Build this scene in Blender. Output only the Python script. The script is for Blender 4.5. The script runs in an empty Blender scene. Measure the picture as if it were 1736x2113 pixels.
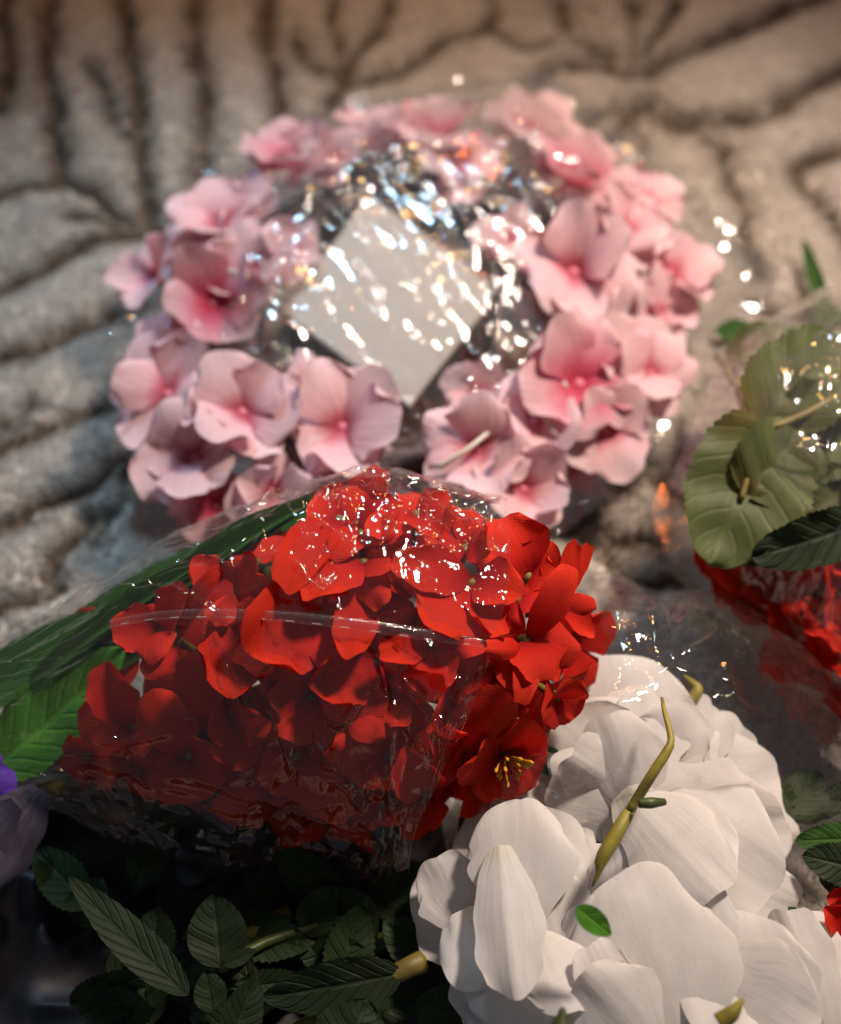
import bpy, math, random
import numpy as np
from mathutils import Vector, Matrix

random.seed(7)
rng = np.random.default_rng(7)
S = bpy.context.scene
COL = S.collection

# ------------------------------------------------------------------ camera
ELEV = math.radians(58.0)
DIST = 0.56
HF = math.tan(math.radians(20.0))
CAM = Vector((0.0, -DIST * math.cos(ELEV), DIST * math.sin(ELEV)))
FWD = Vector((0.0, math.cos(ELEV), -math.sin(ELEV)))
RGT = Vector((1.0, 0.0, 0.0))
UPV = Vector((0.0, math.sin(ELEV), math.cos(ELEV)))
cd = bpy.data.cameras.new('camera')
cam = bpy.data.objects.new('camera', cd)
COL.objects.link(cam)
cam.location = CAM
cam.rotation_euler = (math.pi / 2 - ELEV, 0.0, 0.0)
cd.sensor_fit = 'HORIZONTAL'
cd.sensor_width = 36.0
cd.lens = 18.0 / HF
cd.clip_start = 0.01
cd.clip_end = 20.0
cd.dof.use_dof = True
cd.dof.focus_distance = 0.402
cd.dof.aperture_fstop = 4.9
S.camera = cam


def D(u, v, d):
    """point at depth d along the optical axis, seen at (u, v) of the 1736 x 2113 view"""
    return CAM + FWD * d + RGT * ((u - 868.0) / 868.0 * HF * d) + UPV * ((1056.5 - v) / 868.0 * HF * d)


def P(u, v, z):
    r = FWD + RGT * ((u - 868.0) / 868.0 * HF) + UPV * ((1056.5 - v) / 868.0 * HF)
    return CAM + r * ((z - CAM.z) / r.z)


def depth_of(p):
    return (p - CAM).dot(FWD)


# ------------------------------------------------------------------ world and lamps
w = bpy.data.worlds.new('World')
S.world = w
w.use_nodes = True
bgn = w.node_tree.nodes['Background']
bgn.inputs[0].default_value = (0.76, 0.85, 1.0, 1)
bgn.inputs[1].default_value = 0.11


def lamp(name, loc, power, radius, col):
    l = bpy.data.lights.new(name, 'POINT')
    l.energy = power
    l.shadow_soft_size = radius
    l.color = col
    o = bpy.data.objects.new(name, l)
    o.location = loc
    COL.objects.link(o)
    return o


def spot(name, loc, aim, power, radius, col, angle, blend):
    l = bpy.data.lights.new(name, 'SPOT')
    l.energy = power
    l.shadow_soft_size = radius
    l.color = col
    l.spot_size = math.radians(angle)
    l.spot_blend = blend
    o = bpy.data.objects.new(name, l)
    o.location = loc
    o.rotation_euler = (Vector(aim) - Vector(loc)).to_track_quat('-Z', 'Y').to_euler()
    COL.objects.link(o)
    return o


spot('warm_room_lamp', (0.38, 0.27, 0.74), (0.12, 0.01, 0.0), 50.0, 0.055, (1.0, 0.82, 0.68), 62, 1.0)
spot('cool_desk_lamp', (-0.16, 0.60, 0.76), (-0.14, 0.05, 0.0), 25.0, 0.044, (0.42, 0.75, 1.0), 38, 1.0)
lamp('amber_bulb', (-0.06, 0.42, 0.29), 1.3, 0.022, (1.0, 0.55, 0.20))
# small coloured lamps added above and behind the flowers to make film glints
for bx, by, bz, col in ((0.20, 0.70, 0.85, (1.0, 0.60, 0.20)), (0.11, 0.89, 0.68, (1.0, 0.36, 0.06)), (0.20, 0.96, 0.56, (1.0, 0.14, 0.03)), (-0.12, 0.74, 0.83, (0.40, 0.60, 1.0)),
                        (-0.25, 0.65, 0.87, (1.0, 0.55, 0.14)), (0.09, 0.60, 0.92, (1.0, 0.50, 0.10)), (0.04, 0.46, 0.98, (0.30, 0.55, 1.0)), (0.30, 0.52, 0.90, (1.0, 0.22, 0.04))):
    lamp('glint_lamp', (bx, by, bz), 1.2, 0.012, col)

S.view_settings.view_transform = 'Standard'
S.view_settings.look = 'None'
S.view_settings.exposure = 0.0
S.view_settings.gamma = 1.0
cy = S.cycles
cy.use_denoising = True
cy.max_bounces = 10
cy.diffuse_bounces = 3
cy.glossy_bounces = 3
cy.transmission_bounces = 4
cy.transparent_max_bounces = 28
cy.sample_clamp_indirect = 2.0
cy.caustics_reflective = False
cy.caustics_refractive = False
try:
    S.cycles_curves.shape = 'RIBBONS'
except Exception:
    pass


# ------------------------------------------------------------------ noise
def hash3(ix, iy, iz):
    h = (ix * 374761393 + iy * 668265263 + iz * 2147483647) & 0xFFFFFFFF
    h = ((h ^ (h >> 13)) * 1274126177) & 0xFFFFFFFF
    h = h ^ (h >> 16)
    return (h & 0xFFFF) / 32767.5 - 1.0


def noise2(x, y, seed=0):
    x = np.asarray(x, float)
    y = np.asarray(y, float)
    ix = np.floor(x).astype(np.int64)
    iy = np.floor(y).astype(np.int64)
    fx = x - ix
    fy = y - iy
    fx = fx * fx * fx * (fx * (fx * 6 - 15) + 10)
    fy = fy * fy * fy * (fy * (fy * 6 - 15) + 10)
    a = hash3(ix, iy, seed * 7919 + 11)
    b = hash3(ix + 1, iy, seed * 7919 + 11)
    c = hash3(ix, iy + 1, seed * 7919 + 11)
    d = hash3(ix + 1, iy + 1, seed * 7919 + 11)
    return (a * (1 - fx) + b * fx) * (1 - fy) + (c * (1 - fx) + d * fx) * fy


def ridge(x, y, seed=0):
    return 1.0 - np.abs(noise2(x, y, seed)) * 2.0


# ------------------------------------------------------------------ material helpers
def newmat(name):
    m = bpy.data.materials.new(name)
    m.use_nodes = True
    nt = m.node_tree
    nt.nodes.clear()
    out = nt.nodes.new('ShaderNodeOutputMaterial')
    return m, nt, out


def N(nt, typ, **kw):
    n = nt.nodes.new('ShaderNode' + typ)
    for k, v in kw.items():
        setattr(n, k, v)
    return n


def L(nt, a, b):
    nt.links.new(a, b)


def ramp(nt, fac, stops):
    r = N(nt, 'ValToRGB')
    e = r.color_ramp.elements
    e[0].position, e[0].color = stops[0][0], (*stops[0][1], 1)
    e[1].position, e[1].color = stops[-1][0], (*stops[-1][1], 1)
    for p, c in stops[1:-1]:
        x = e.new(p)
        x.color = (*c, 1)
    L(nt, fac, r.inputs[0])
    return r.outputs[0]


def math_node(nt, op, a, b=None):
    n = N(nt, 'Math', operation=op)
    for i, v in enumerate((a, b)):
        if v is None:
            continue
        if isinstance(v, (int, float)):
            n.inputs[i].default_value = v
        else:
            L(nt, v, n.inputs[i])
    return n.outputs[0]


def cloth(name, stops, trans=0.35, weave=0.0, weave_cm=11.0, vein=0.0, vein_scale=14.0, rough=0.75, tint=None, mottled=0.12, spec=0.25, pinnate=0.0):
    """thin petal / leaf sheet: base colour runs along the petal, veins fan out, light passes through"""
    m, nt, out = newmat(name)
    uv = N(nt, 'UVMap', uv_map='along')
    sep = N(nt, 'SeparateXYZ')
    L(nt, uv.outputs[0], sep.inputs[0])
    # uneven dye
    ns = N(nt, 'TexNoise')
    ns.inputs['Scale'].default_value = 90.0
    ns.inputs['Detail'].default_value = 4.0
    geo = N(nt, 'TexCoord')
    L(nt, geo.outputs['Object'], ns.inputs['Vector'])
    fac = math_node(nt, 'ADD', sep.outputs[1], math_node(nt, 'MULTIPLY', math_node(nt, 'SUBTRACT', ns.outputs[0], 0.5), 0.35))
    col = ramp(nt, fac, stops)
    oi = N(nt, 'ObjectInfo')
    hs = N(nt, 'HueSaturation')
    L(nt, col, hs.inputs['Color'])
    val = math_node(nt, 'ADD', math_node(nt, 'MULTIPLY', oi.outputs['Random'], mottled * 1.6), 1.0 - mottled * 0.8)
    val = math_node(nt, 'MULTIPLY', val, math_node(nt, 'ADD', math_node(nt, 'MULTIPLY', ns.outputs[0], 0.3), 0.85))
    L(nt, val, hs.inputs['Value'])
    colour = hs.outputs[0]
    # relief: veins that follow the petal, plus the weave of the cloth
    mp = N(nt, 'Mapping')
    mp.inputs['Scale'].default_value = (vein_scale, 1.6, 1.0)
    L(nt, uv.outputs[0], mp.inputs[0])
    vn = N(nt, 'TexNoise')
    vn.inputs['Scale'].default_value = 1.0
    vn.inputs['Detail'].default_value = 3.0
    L(nt, mp.outputs[0], vn.inputs['Vector'])
    h = math_node(nt, 'MULTIPLY', vn.outputs[0], vein)
    if pinnate:
        off = math_node(nt, 'ABSOLUTE', math_node(nt, 'SUBTRACT', sep.outputs[0], 0.5))
        ph = math_node(nt, 'SUBTRACT', sep.outputs[1], math_node(nt, 'MULTIPLY', off, 0.55))
        ph = math_node(nt, 'ADD', ph, math_node(nt, 'MULTIPLY', ns.outputs[0], 0.05))
        rib = math_node(nt, 'POWER', math_node(nt, 'MAXIMUM', math_node(nt, 'SINE', math_node(nt, 'MULTIPLY', ph, 52.0)), 0.0), 5.0)
        mid = math_node(nt, 'POWER', math_node(nt, 'MAXIMUM', math_node(nt, 'SUBTRACT', 1.0, math_node(nt, 'MULTIPLY', off, 16.0)), 0.0), 0.7)
        vv = math_node(nt, 'MAXIMUM', math_node(nt, 'MULTIPLY', rib, 0.7), mid)
        h = math_node(nt, 'ADD', h, math_node(nt, 'MULTIPLY', vv, -pinnate))
        lt = N(nt, 'MixRGB')
        L(nt, math_node(nt, 'MULTIPLY', vv, 0.15 + 0.25 * pinnate), lt.inputs[0])
        L(nt, colour, lt.inputs[1])
        lt.inputs[2].default_value = (stops[-1][1][0] * 2.0, stops[-1][1][1] * 1.6, stops[-1][1][2] * 1.6, 1)
        colour = lt.outputs[0]
    if weave > 0:
        uc = N(nt, 'UVMap', uv_map='cm')
        s2 = N(nt, 'SeparateXYZ')
        L(nt, uc.outputs[0], s2.inputs[0])
        k = weave_cm * 2 * math.pi
        sx = math_node(nt, 'SINE', math_node(nt, 'MULTIPLY', s2.outputs[0], k))
        sy = math_node(nt, 'SINE', math_node(nt, 'MULTIPLY', s2.outputs[1], k))
        wv = math_node(nt, 'MULTIPLY', sx, sy)
        h = math_node(nt, 'ADD', h, math_node(nt, 'MULTIPLY', wv, weave))
        dk = N(nt, 'MixRGB', blend_type='MULTIPLY')
        dk.inputs[0].default_value = 0.18
        L(nt, colour, dk.inputs[1])
        L(nt, ramp(nt, math_node(nt, 'ADD', math_node(nt, 'MULTIPLY', wv, 0.5), 0.5), [(0.0, (0.55, 0.5, 0.5)), (0.6, (1, 1, 1))]), dk.inputs[2])
        colour = dk.outputs[0]
    bp = N(nt, 'Bump')
    bp.inputs['Strength'].default_value = 0.6
    bp.inputs['Distance'].default_value = 0.0012
    L(nt, h, bp.inputs['Height'])
    pb = N(nt, 'BsdfPrincipled')
    L(nt, colour, pb.inputs['Base Color'])
    pb.inputs['Roughness'].default_value = rough
    pb.inputs['Specular IOR Level'].default_value = spec
    L(nt, bp.outputs[0], pb.inputs['Normal'])
    tr = N(nt, 'BsdfTranslucent')
    if tint:
        tm = N(nt, 'MixRGB', blend_type='MULTIPLY')
        tm.inputs[0].default_value = 1.0
        L(nt, colour, tm.inputs[1])
        tm.inputs[2].default_value = (*tint, 1)
        L(nt, tm.outputs[0], tr.inputs[0])
    else:
        L(nt, colour, tr.inputs[0])
    L(nt, bp.outputs[0], tr.inputs[1])
    mx = N(nt, 'MixShader')
    mx.inputs[0].default_value = trans
    L(nt, pb.outputs[0], mx.inputs[1])
    L(nt, tr.outputs[0], mx.inputs[2])
    L(nt, mx.outputs[0], out.inputs[0])
    return m


def plain(name, col, rough=0.6, var=0.25, scale=60.0, bump=0.0, spec=0.4):
    m, nt, out = newmat(name)
    tc = N(nt, 'TexCoord')
    ns = N(nt, 'TexNoise')
    ns.inputs['Scale'].default_value = scale
    ns.inputs['Detail'].default_value = 5.0
    L(nt, tc.outputs['Object'], ns.inputs['Vector'])
    c = ramp(nt, ns.outputs[0], [(0.3, tuple(x * (1 - var) for x in col)), (0.7, tuple(min(1, x * (1 + var)) for x in col))])
    pb = N(nt, 'BsdfPrincipled')
    L(nt, c, pb.inputs['Base Color'])
    pb.inputs['Roughness'].default_value = rough
    pb.inputs['Specular IOR Level'].default_value = spec
    if bump:
        bp = N(nt, 'Bump')
        bp.inputs['Strength'].default_value = bump
        bp.inputs['Distance'].default_value = 0.002
        L(nt, ns.outputs[0], bp.inputs['Height'])
        L(nt, bp.outputs[0], pb.inputs['Normal'])
    L(nt, pb.outputs[0], out.inputs[0])
    return m


def film(name, milk=0.05, rough=0.07, crinkle=0.5, scale=170.0, refl=0.055, edge=0.40):
    """clear cellophane: passes light straight through, mirrors a little, a faint milky veil, fine crinkles"""
    m, nt, out = newmat(name)
    tc = N(nt, 'TexCoord')
    vor = N(nt, 'TexVoronoi', feature='DISTANCE_TO_EDGE')
    vor.inputs['Scale'].default_value = scale
    ns = N(nt, 'TexNoise')
    ns.inputs['Scale'].default_value = scale * 0.8
    ns.inputs['Detail'].default_value = 3.0
    L(nt, tc.outputs['Object'], ns.inputs['Vector'])
    mix = N(nt, 'MixRGB')
    mix.inputs[0].default_value = 0.11
    L(nt, tc.outputs['Object'], mix.inputs[1])
    L(nt, ns.outputs['Color'], mix.inputs[2])
    L(nt, mix.outputs[0], vor.inputs['Vector'])
    hgt = math_node(nt, 'ADD', math_node(nt, 'MULTIPLY', vor.outputs['Distance'], 0.8), math_node(nt, 'MULTIPLY', ns.outputs[0], 0.6))
    bp = N(nt, 'Bump')
    bp.inputs['Strength'].default_value = crinkle
    bp.inputs['Distance'].default_value = 0.0022
    L(nt, hgt, bp.inputs['Height'])
    lw = N(nt, 'LayerWeight')
    lw.inputs[0].default_value = 0.5
    facing = math_node(nt, 'POWER', lw.outputs['Facing'], 3.5)
    fac = math_node(nt, 'ADD', math_node(nt, 'MULTIPLY', facing, edge), refl)
    tr = N(nt, 'BsdfTransparent')
    tr.inputs[0].default_value = (0.975, 0.97, 0.965, 1)
    gl = N(nt, 'BsdfGlossy')
    gl.inputs['Color'].default_value = (1, 1, 1, 1)
    gl.inputs['Roughness'].default_value = rough
    L(nt, bp.outputs[0], gl.inputs['Normal'])
    df = N(nt, 'BsdfDiffuse')
    df.inputs[0].default_value = (0.80, 0.78, 0.76, 1)
    tl = N(nt, 'BsdfTranslucent')
    tl.inputs[0].default_value = (0.80, 0.78, 0.76, 1)
    veil = N(nt, 'MixShader')
    veil.inputs[0].default_value = 0.5
    L(nt, df.outputs[0], veil.inputs[1])
    L(nt, tl.outputs[0], veil.inputs[2])
    m1 = N(nt, 'MixShader')
    mk = math_node(nt, 'ADD', milk * 0.6, math_node(nt, 'MULTIPLY', facing, milk * 5.0))
    L(nt, mk, m1.inputs[0])
    L(nt, tr.outputs[0], m1.inputs[1])
    L(nt, veil.outputs[0], m1.inputs[2])
    m2 = N(nt, 'MixShader')
    L(nt, fac, m2.inputs[0])
    L(nt, m1.outputs[0], m2.inputs[1])
    L(nt, gl.outputs[0], m2.inputs[2])
    L(nt, m2.outputs[0], out.inputs[0])
    return m


# ------------------------------------------------------------------ object helpers
def thing(name, label, cat, loc=(0, 0, 0), group=None):
    o = bpy.data.objects.new(name, None)
    o.empty_display_size = 0.02
    COL.objects.link(o)
    o.location = loc
    o['label'] = label
    o['category'] = cat
    if group:
        o['group'] = group
    return o


def tag(o, label, cat, group=None):
    o['label'] = label
    o['category'] = cat
    if group:
        o['group'] = group
    return o


def world_of(o):
    m = Matrix.Translation(o.location) if o.rotation_mode != 'QUATERNION' or True else o.matrix_local
    m = o.matrix_basis.copy()
    p = o.parent
    while p is not None:
        m = p.matrix_basis @ m
        p = p.parent
    return m


def mesh_from(name, V, F, mat, uv=None, cm=None, smooth=True):
    me = bpy.data.meshes.new(name)
    V = np.asarray(V, float)
    me.from_pydata(V.tolist(), [], F.tolist() if hasattr(F, 'tolist') else F)
    if uv is not None:
        li = np.empty(len(me.loops), np.int32)
        me.loops.foreach_get('vertex_index', li)
        a = me.uv_layers.new(name='along')
        a.data.foreach_set('uv', np.asarray(uv, np.float32)[li].ravel())
        if cm is not None:
            b = me.uv_layers.new(name='cm')
            b.data.foreach_set('uv', np.asarray(cm, np.float32)[li].ravel())
    if smooth:
        me.polygons.foreach_set('use_smooth', [True] * len(me.polygons))
    if mat:
        me.materials.append(mat)
    me.update()
    return me


def put(name, me, parent=None, world=None):
    o = bpy.data.objects.new(name, me)
    COL.objects.link(o)
    if parent is not None:
        o.parent = parent
        pw = world_of(parent)
        o.matrix_basis = pw.inverted() @ (world if world is not None else Matrix())
    elif world is not None:
        o.matrix_basis = world
    return o


def grid_faces(n, m, wrap=False):
    """n rows of m vertices"""
    i, j = np.meshgrid(np.arange(n - 1), np.arange(m if wrap else m - 1), indexing='ij')
    j2 = (j + 1) % m
    return np.stack([i * m + j, i * m + j2, (i + 1) * m + j2, (i + 1) * m + j], -1).reshape(-1, 4)


def frame(base, tip, nvec):
    y = (tip - base).normalized()
    z = (nvec - y * nvec.dot(y))
    if z.length < 1e-4:
        z = Vector((0, 0, 1)) - y * y.z
    z.normalize()
    x = y.cross(z)
    return Matrix((
        (x.x, y.x, z.x, base.x), (x.y, y.y, z.y, base.y), (x.z, y.z, z.z, base.z), (0, 0, 0, 1)))


def petal_mesh(Ln, W, mat, cup=0.15, bend=0.3, ruffle=0.06, seed=0, narrow=0.12, peak=0.62, notch=0.0, ns=11, nt=9, fold=0.0, crease=0.0, name='petal', tipcurl=0.0, drop=0.22):
    """petal from its base at the origin along +Y, face +Z"""
    s = np.linspace(0, 1, ns)[:, None] * np.ones((1, nt))
    t = np.linspace(-1, 1, nt)[None, :] * np.ones((ns, 1))
    wd = narrow + (1 - narrow) * np.sin(0.5 * math.pi * np.clip(s / peak, 0, 1)) ** 0.9
    wd = wd * (1 - drop * (np.clip(s - peak, 0, 1) / (1 - peak)) ** 2)
    rs = np.random.default_rng(seed + 1000)
    ph = rs.uniform(0, 6.28, 6)
    edge = 1 + 0.05 * np.sin(9 * s + ph[0] + 2 * t) + 0.035 * np.sin(17 * s + ph[1]) * np.sign(t)
    x = W / 2 * wd * t * edge
    y = Ln * (s - notch * (1 - np.abs(t)) ** 2 * s ** 6 + 0.022 * np.sin(5 * t + ph[2]) * s ** 3 - 0.46 * min(1.0, W / Ln) * (1 - np.sqrt(1 - 0.985 * np.abs(t) ** 2.2)) * s ** 2)
    z = cup * W * (t * t) * wd * (0.4 + 0.6 * s)
    z = z + ruffle * W * np.sin(2.6 * t + ph[3]) * s ** 2 + 0.6 * ruffle * W * np.sin(5.5 * t + ph[4] + 3 * s) * s ** 2
    z = z + fold * W * np.abs(t) * wd
    if crease:
        z = z + crease * W * (np.sin(13 * t + ph[5]) + .7 * np.sin(21 * t + 2 * ph[4])) * s * (1.1 - s) * (1 + .9 * noise2(t * 2.2 + ph[0], s * 3 + ph[1], seed))
    ang = bend * s + tipcurl * np.clip(s - 0.6, 0, 1) ** 2 * 5
    # bend along the length (curl towards +Z)
    yy = y - z * np.sin(ang) * 0.8
    c = np.cumsum(np.concatenate([np.zeros((1, nt)), np.diff(y, axis=0) * np.cos(ang[1:])]), axis=0)
    d = np.cumsum(np.concatenate([np.zeros((1, nt)), np.diff(y, axis=0) * np.sin(ang[1:])]), axis=0)
    Y = c - z * np.sin(ang)
    Z = d + z * np.cos(ang)
    # keep the tip on the +Y axis so that base and tip land where they were asked for
    mid = nt // 2
    a = math.atan2(Z[-1, mid], Y[-1, mid])
    Y, Z = Y * math.cos(a) + Z * math.sin(a), -Y * math.sin(a) + Z * math.cos(a)
    f = Ln / max(1e-6, Y[-1, mid])
    Y, Z = Y * f, Z * f
    V = np.stack([x, Y, Z], -1).reshape(-1, 3)
    uv = np.stack([(t + 1) / 2, s], -1).reshape(-1, 2)
    cm = np.stack([x * 100, y * 100], -1).reshape(-1, 2)
    return mesh_from(name, V, grid_faces(ns, nt), mat, uv, cm)


def leaf_mesh(Ln, W, mat, bend=0.2, fold=0.18, serr=0.0, teeth=16, seed=0, peak=0.42, wave=0.03, ns=41, nt=9, name='leaf', sharp=1.0):
    s = np.linspace(0, 1, ns)[:, None] * np.ones((1, nt))
    t = np.linspace(-1, 1, nt)[None, :] * np.ones((ns, 1))
    k = math.log(0.5) / math.log(peak)
    q = s ** k
    wd = np.clip(1 - np.abs(2 * q - 1) ** 2.0, 0, 1) ** (0.8 * sharp)
    saw = 1 - serr * ((s * teeth) % 1.0) * (np.abs(t) > 0.9)
    rs = np.random.default_rng(seed + 500)
    ph = rs.uniform(0, 6.28, 4)
    x = W / 2 * wd * t * saw
    y = Ln * s
    z = fold * W * np.abs(t) * wd + wave * W * np.sin(8 * s + ph[0] + 2 * t) * np.abs(t) + 0.5 * wave * W * np.sin(19 * s - 4 * np.abs(t) + ph[1])
    ang = bend * s
    c = np.cumsum(np.concatenate([np.zeros((1, nt)), np.diff(y, axis=0) * np.cos(ang[1:])]), axis=0)
    d = np.cumsum(np.concatenate([np.zeros((1, nt)), np.diff(y, axis=0) * np.sin(ang[1:])]), axis=0)
    Y = c - z * np.sin(ang)
    Z = d + z * np.cos(ang)
    a = math.atan2(Z[-1, nt // 2], Y[-1, nt // 2])
    Y, Z = Y * math.cos(a) + Z * math.sin(a), -Y * math.sin(a) + Z * math.cos(a)
    f = Ln / max(1e-6, Y[-1, nt // 2])
    V = np.stack([x, Y * f, Z * f], -1).reshape(-1, 3)
    uv = np.stack([(t + 1) / 2, s], -1).reshape(-1, 2)
    cm = np.stack([x * 100, y * 100], -1).reshape(-1, 2)
    return mesh_from(name, V, grid_faces(ns, nt), mat, uv, cm)


def tube_mesh(name, pts, rad, mat, nseg=8, lumpy=0.0, seed=0):
    pts = [Vector(p) for p in pts]
    n = len(pts)
    if not hasattr(rad, '__len__'):
        rad = [rad] * n
    V = []
    ref = Vector((0.31, 0.23, 0.92))
    rs = np.random.default_rng(seed)
    for i, p in enumerate(pts):
        d = (pts[min(i + 1, n - 1)] - pts[max(i - 1, 0)]).normalized()
        a = d.cross(ref)
        if a.length < 1e-3:
            a = d.cross(Vector((1, 0, 0)))
        a.normalize()
        b = d.cross(a)
        for k in range(nseg):
            th = 2 * math.pi * k / nseg
            r = rad[i] * (1 + lumpy * rs.uniform(-1, 1))
            V.append(p + (a * math.cos(th) + b * math.sin(th)) * r)
    F = grid_faces(n, nseg, wrap=True).tolist()
    F.append(list(range(nseg))[::-1])
    F.append([(n - 1) * nseg + k for k in range(nseg)])
    V = np.array([list(v) for v in V])
    uv = np.stack([np.tile(np.linspace(0, 1, nseg), n), np.repeat(np.linspace(0, 1, n), nseg)], -1)
    return mesh_from(name, V, F, mat, uv, uv)


def spline(pts, n):
    """Catmull-Rom through the points"""
    pts = [Vector(p) for p in pts]
    q = [pts[0] * 2 - pts[1]] + pts + [pts[-1] * 2 - pts[-2]]
    out = []
    segs = len(pts) - 1
    for i in range(n):
        f = i / (n - 1) * segs
        k = min(int(f), segs - 1)
        t = f - k
        a, b, c, d = q[k], q[k + 1], q[k + 2], q[k + 3]
        out.append(0.5 * ((2 * b) + (c - a) * t + (2 * a - 5 * b + 4 * c - d) * t * t + (3 * b - a - 3 * c + d) * t ** 3))
    return out


def pxm(px, d):
    return px / 868.0 * HF * d


def bez2(a, b, n=6):
    return [a.lerp(b, i / (n - 1)) for i in range(n)]


# ------------------------------------------------------------------ materials
M_PINK = cloth('pink_petal_cloth', [(0.0, (0.50, 0.08, 0.13)), (0.12, (0.60, 0.18, 0.24)), (0.34, (0.74, 0.46, 0.51)), (1.0, (0.76, 0.57, 0.61))], trans=0.38, vein=0.9, vein_scale=10, rough=0.8, tint=(1.0, 0.75, 0.78))
M_PINK_DEEP = cloth('deep_pink_petal_cloth', [(0.0, (0.48, 0.03, 0.08)), (0.25, (0.56, 0.10, 0.17)), (0.55, (0.63, 0.31, 0.37)), (1.0, (0.66, 0.47, 0.50))], trans=0.38, vein=0.9, vein_scale=10, rough=0.8, tint=(1.0, 0.7, 0.74))
M_RED = cloth('red_petal_cloth', [(0.0, (0.30, 0.004, 0.006)), (0.35, (0.55, 0.016, 0.009)), (1.0, (0.66, 0.034, 0.012))], trans=0.30, weave=0.13, weave_cm=10.5, vein=0.35, rough=0.7, tint=(1.0, 0.4, 0.3), mottled=0.16, spec=0.15)
M_WHITE = cloth('white_petal_foam', [(0.0, (0.70, 0.69, 0.62)), (0.2, (0.735, 0.73, 0.72)), (1.0, (0.75, 0.745, 0.74))], trans=0.34, vein=0.55, vein_scale=8, rough=0.7, tint=(1.0, 0.9, 0.82), mottled=0.05, spec=0.3)
M_LEAF = cloth('dark_green_leaf_cloth', [(0.0, (0.07, 0.12, 0.03)), (0.5, (0.035, 0.11, 0.018)), (1.0, (0.035, 0.10, 0.016))], trans=0.25, weave=0.1, weave_cm=12, vein=0.35, pinnate=0.9, vein_scale=18, rough=0.6, mottled=0.2)
M_LEAF_SHADE = cloth('shaded_green_leaf_cloth', [(0.0, (0.018, 0.030, 0.010)), (1.0, (0.020, 0.042, 0.014))], trans=0.15, vein=0.35, pinnate=0.9, vein_scale=14, rough=0.6)  # leaf green darkened to paint in the shade lower left and between roses
M_LEAF_BRIGHT = cloth('bright_green_leaf_cloth', [(0.0, (0.08, 0.24, 0.02)), (1.0, (0.085, 0.28, 0.02))], trans=0.3, vein=0.35, pinnate=0.9, vein_scale=16, rough=0.6)
M_LEAF_OLIVE = cloth('olive_leaf_cloth', [(0.0, (0.09, 0.075, 0.018)), (0.35, (0.070, 0.086, 0.026)), (1.0, (0.085, 0.112, 0.038))], trans=0.25, vein=0.35, pinnate=0.4, vein_scale=14, rough=0.55)
M_LEAF_GREY_DIM = cloth('shade_dimmed_grey_green_leaf_cloth', [(0.0, (0.016, 0.026, 0.010)), (1.0, (0.018, 0.034, 0.014))], trans=0.25, vein=0.35, pinnate=0.9, vein_scale=14, rough=0.6)  # colour darkened for the shade on the lower left leaves, used elsewhere too
M_STEM = plain('olive_stem_plastic', (0.15, 0.12, 0.022), 0.5, 0.3, 90, 0.2)
M_SPROUT = plain('yellow_green_stem_plastic', (0.24, 0.21, 0.03), 0.5, 0.3, 90, 0.2)
M_STEM_DARK = plain('dark_green_stem_plastic', (0.05, 0.07, 0.015), 0.45, 0.3, 90, 0.2)
M_YELLOW = plain('yellow_stamen', (0.70, 0.33, 0.02), 0.4, 0.2)
M_TWIG = plain('dark_brown_vine', (0.060, 0.040, 0.040), 0.7, 0.5, 130, 0.6)
M_STRING = plain('pale_plastic_string', (0.62, 0.58, 0.48), 0.4, 0.1)
M_CORE = plain('deep_pink_core', (0.55, 0.14, 0.20), 0.6, 0.2)
M_CARD = plain('white_card', (0.36, 0.335, 0.305), 0.55, 0.05, 30)
M_WOOD = plain('dark_brown_board', (0.07, 0.042, 0.03), 0.5, 0.4, 80, 0.2)
M_PURPLE = cloth('purple_petal_cloth', [(0.0, (0.05, 0.01, 0.16)), (1.0, (0.11, 0.03, 0.40))], trans=0.3, vein=0.4, rough=0.6)
M_LILAC = cloth('pale_lilac_petal_cloth', [(0.0, (0.05, 0.04, 0.07)), (1.0, (0.11, 0.10, 0.13))], trans=0.3, vein=1.2, vein_scale=6, rough=0.5)
M_BLACK = plain('black_shade_plastic', (0.012, 0.010, 0.014), 0.5, 0.3, 20, 0.0, 0.3)  # near-black base colour standing in for shade at the lower left
M_FILM_BAG = film('crinkled_bag_film', milk=0.06, rough=0.06, crinkle=0.13, scale=60, refl=0.16)
M_FILM_SLEEVE = film('cellophane_sleeve_film', milk=0.012, rough=0.05, crinkle=0.10, scale=50, refl=0.068, edge=0.28)
M_FILM_WRAP = film('cellophane_wrap_film', milk=0.008, rough=0.05, crinkle=0.16, scale=60, refl=0.07)

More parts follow.
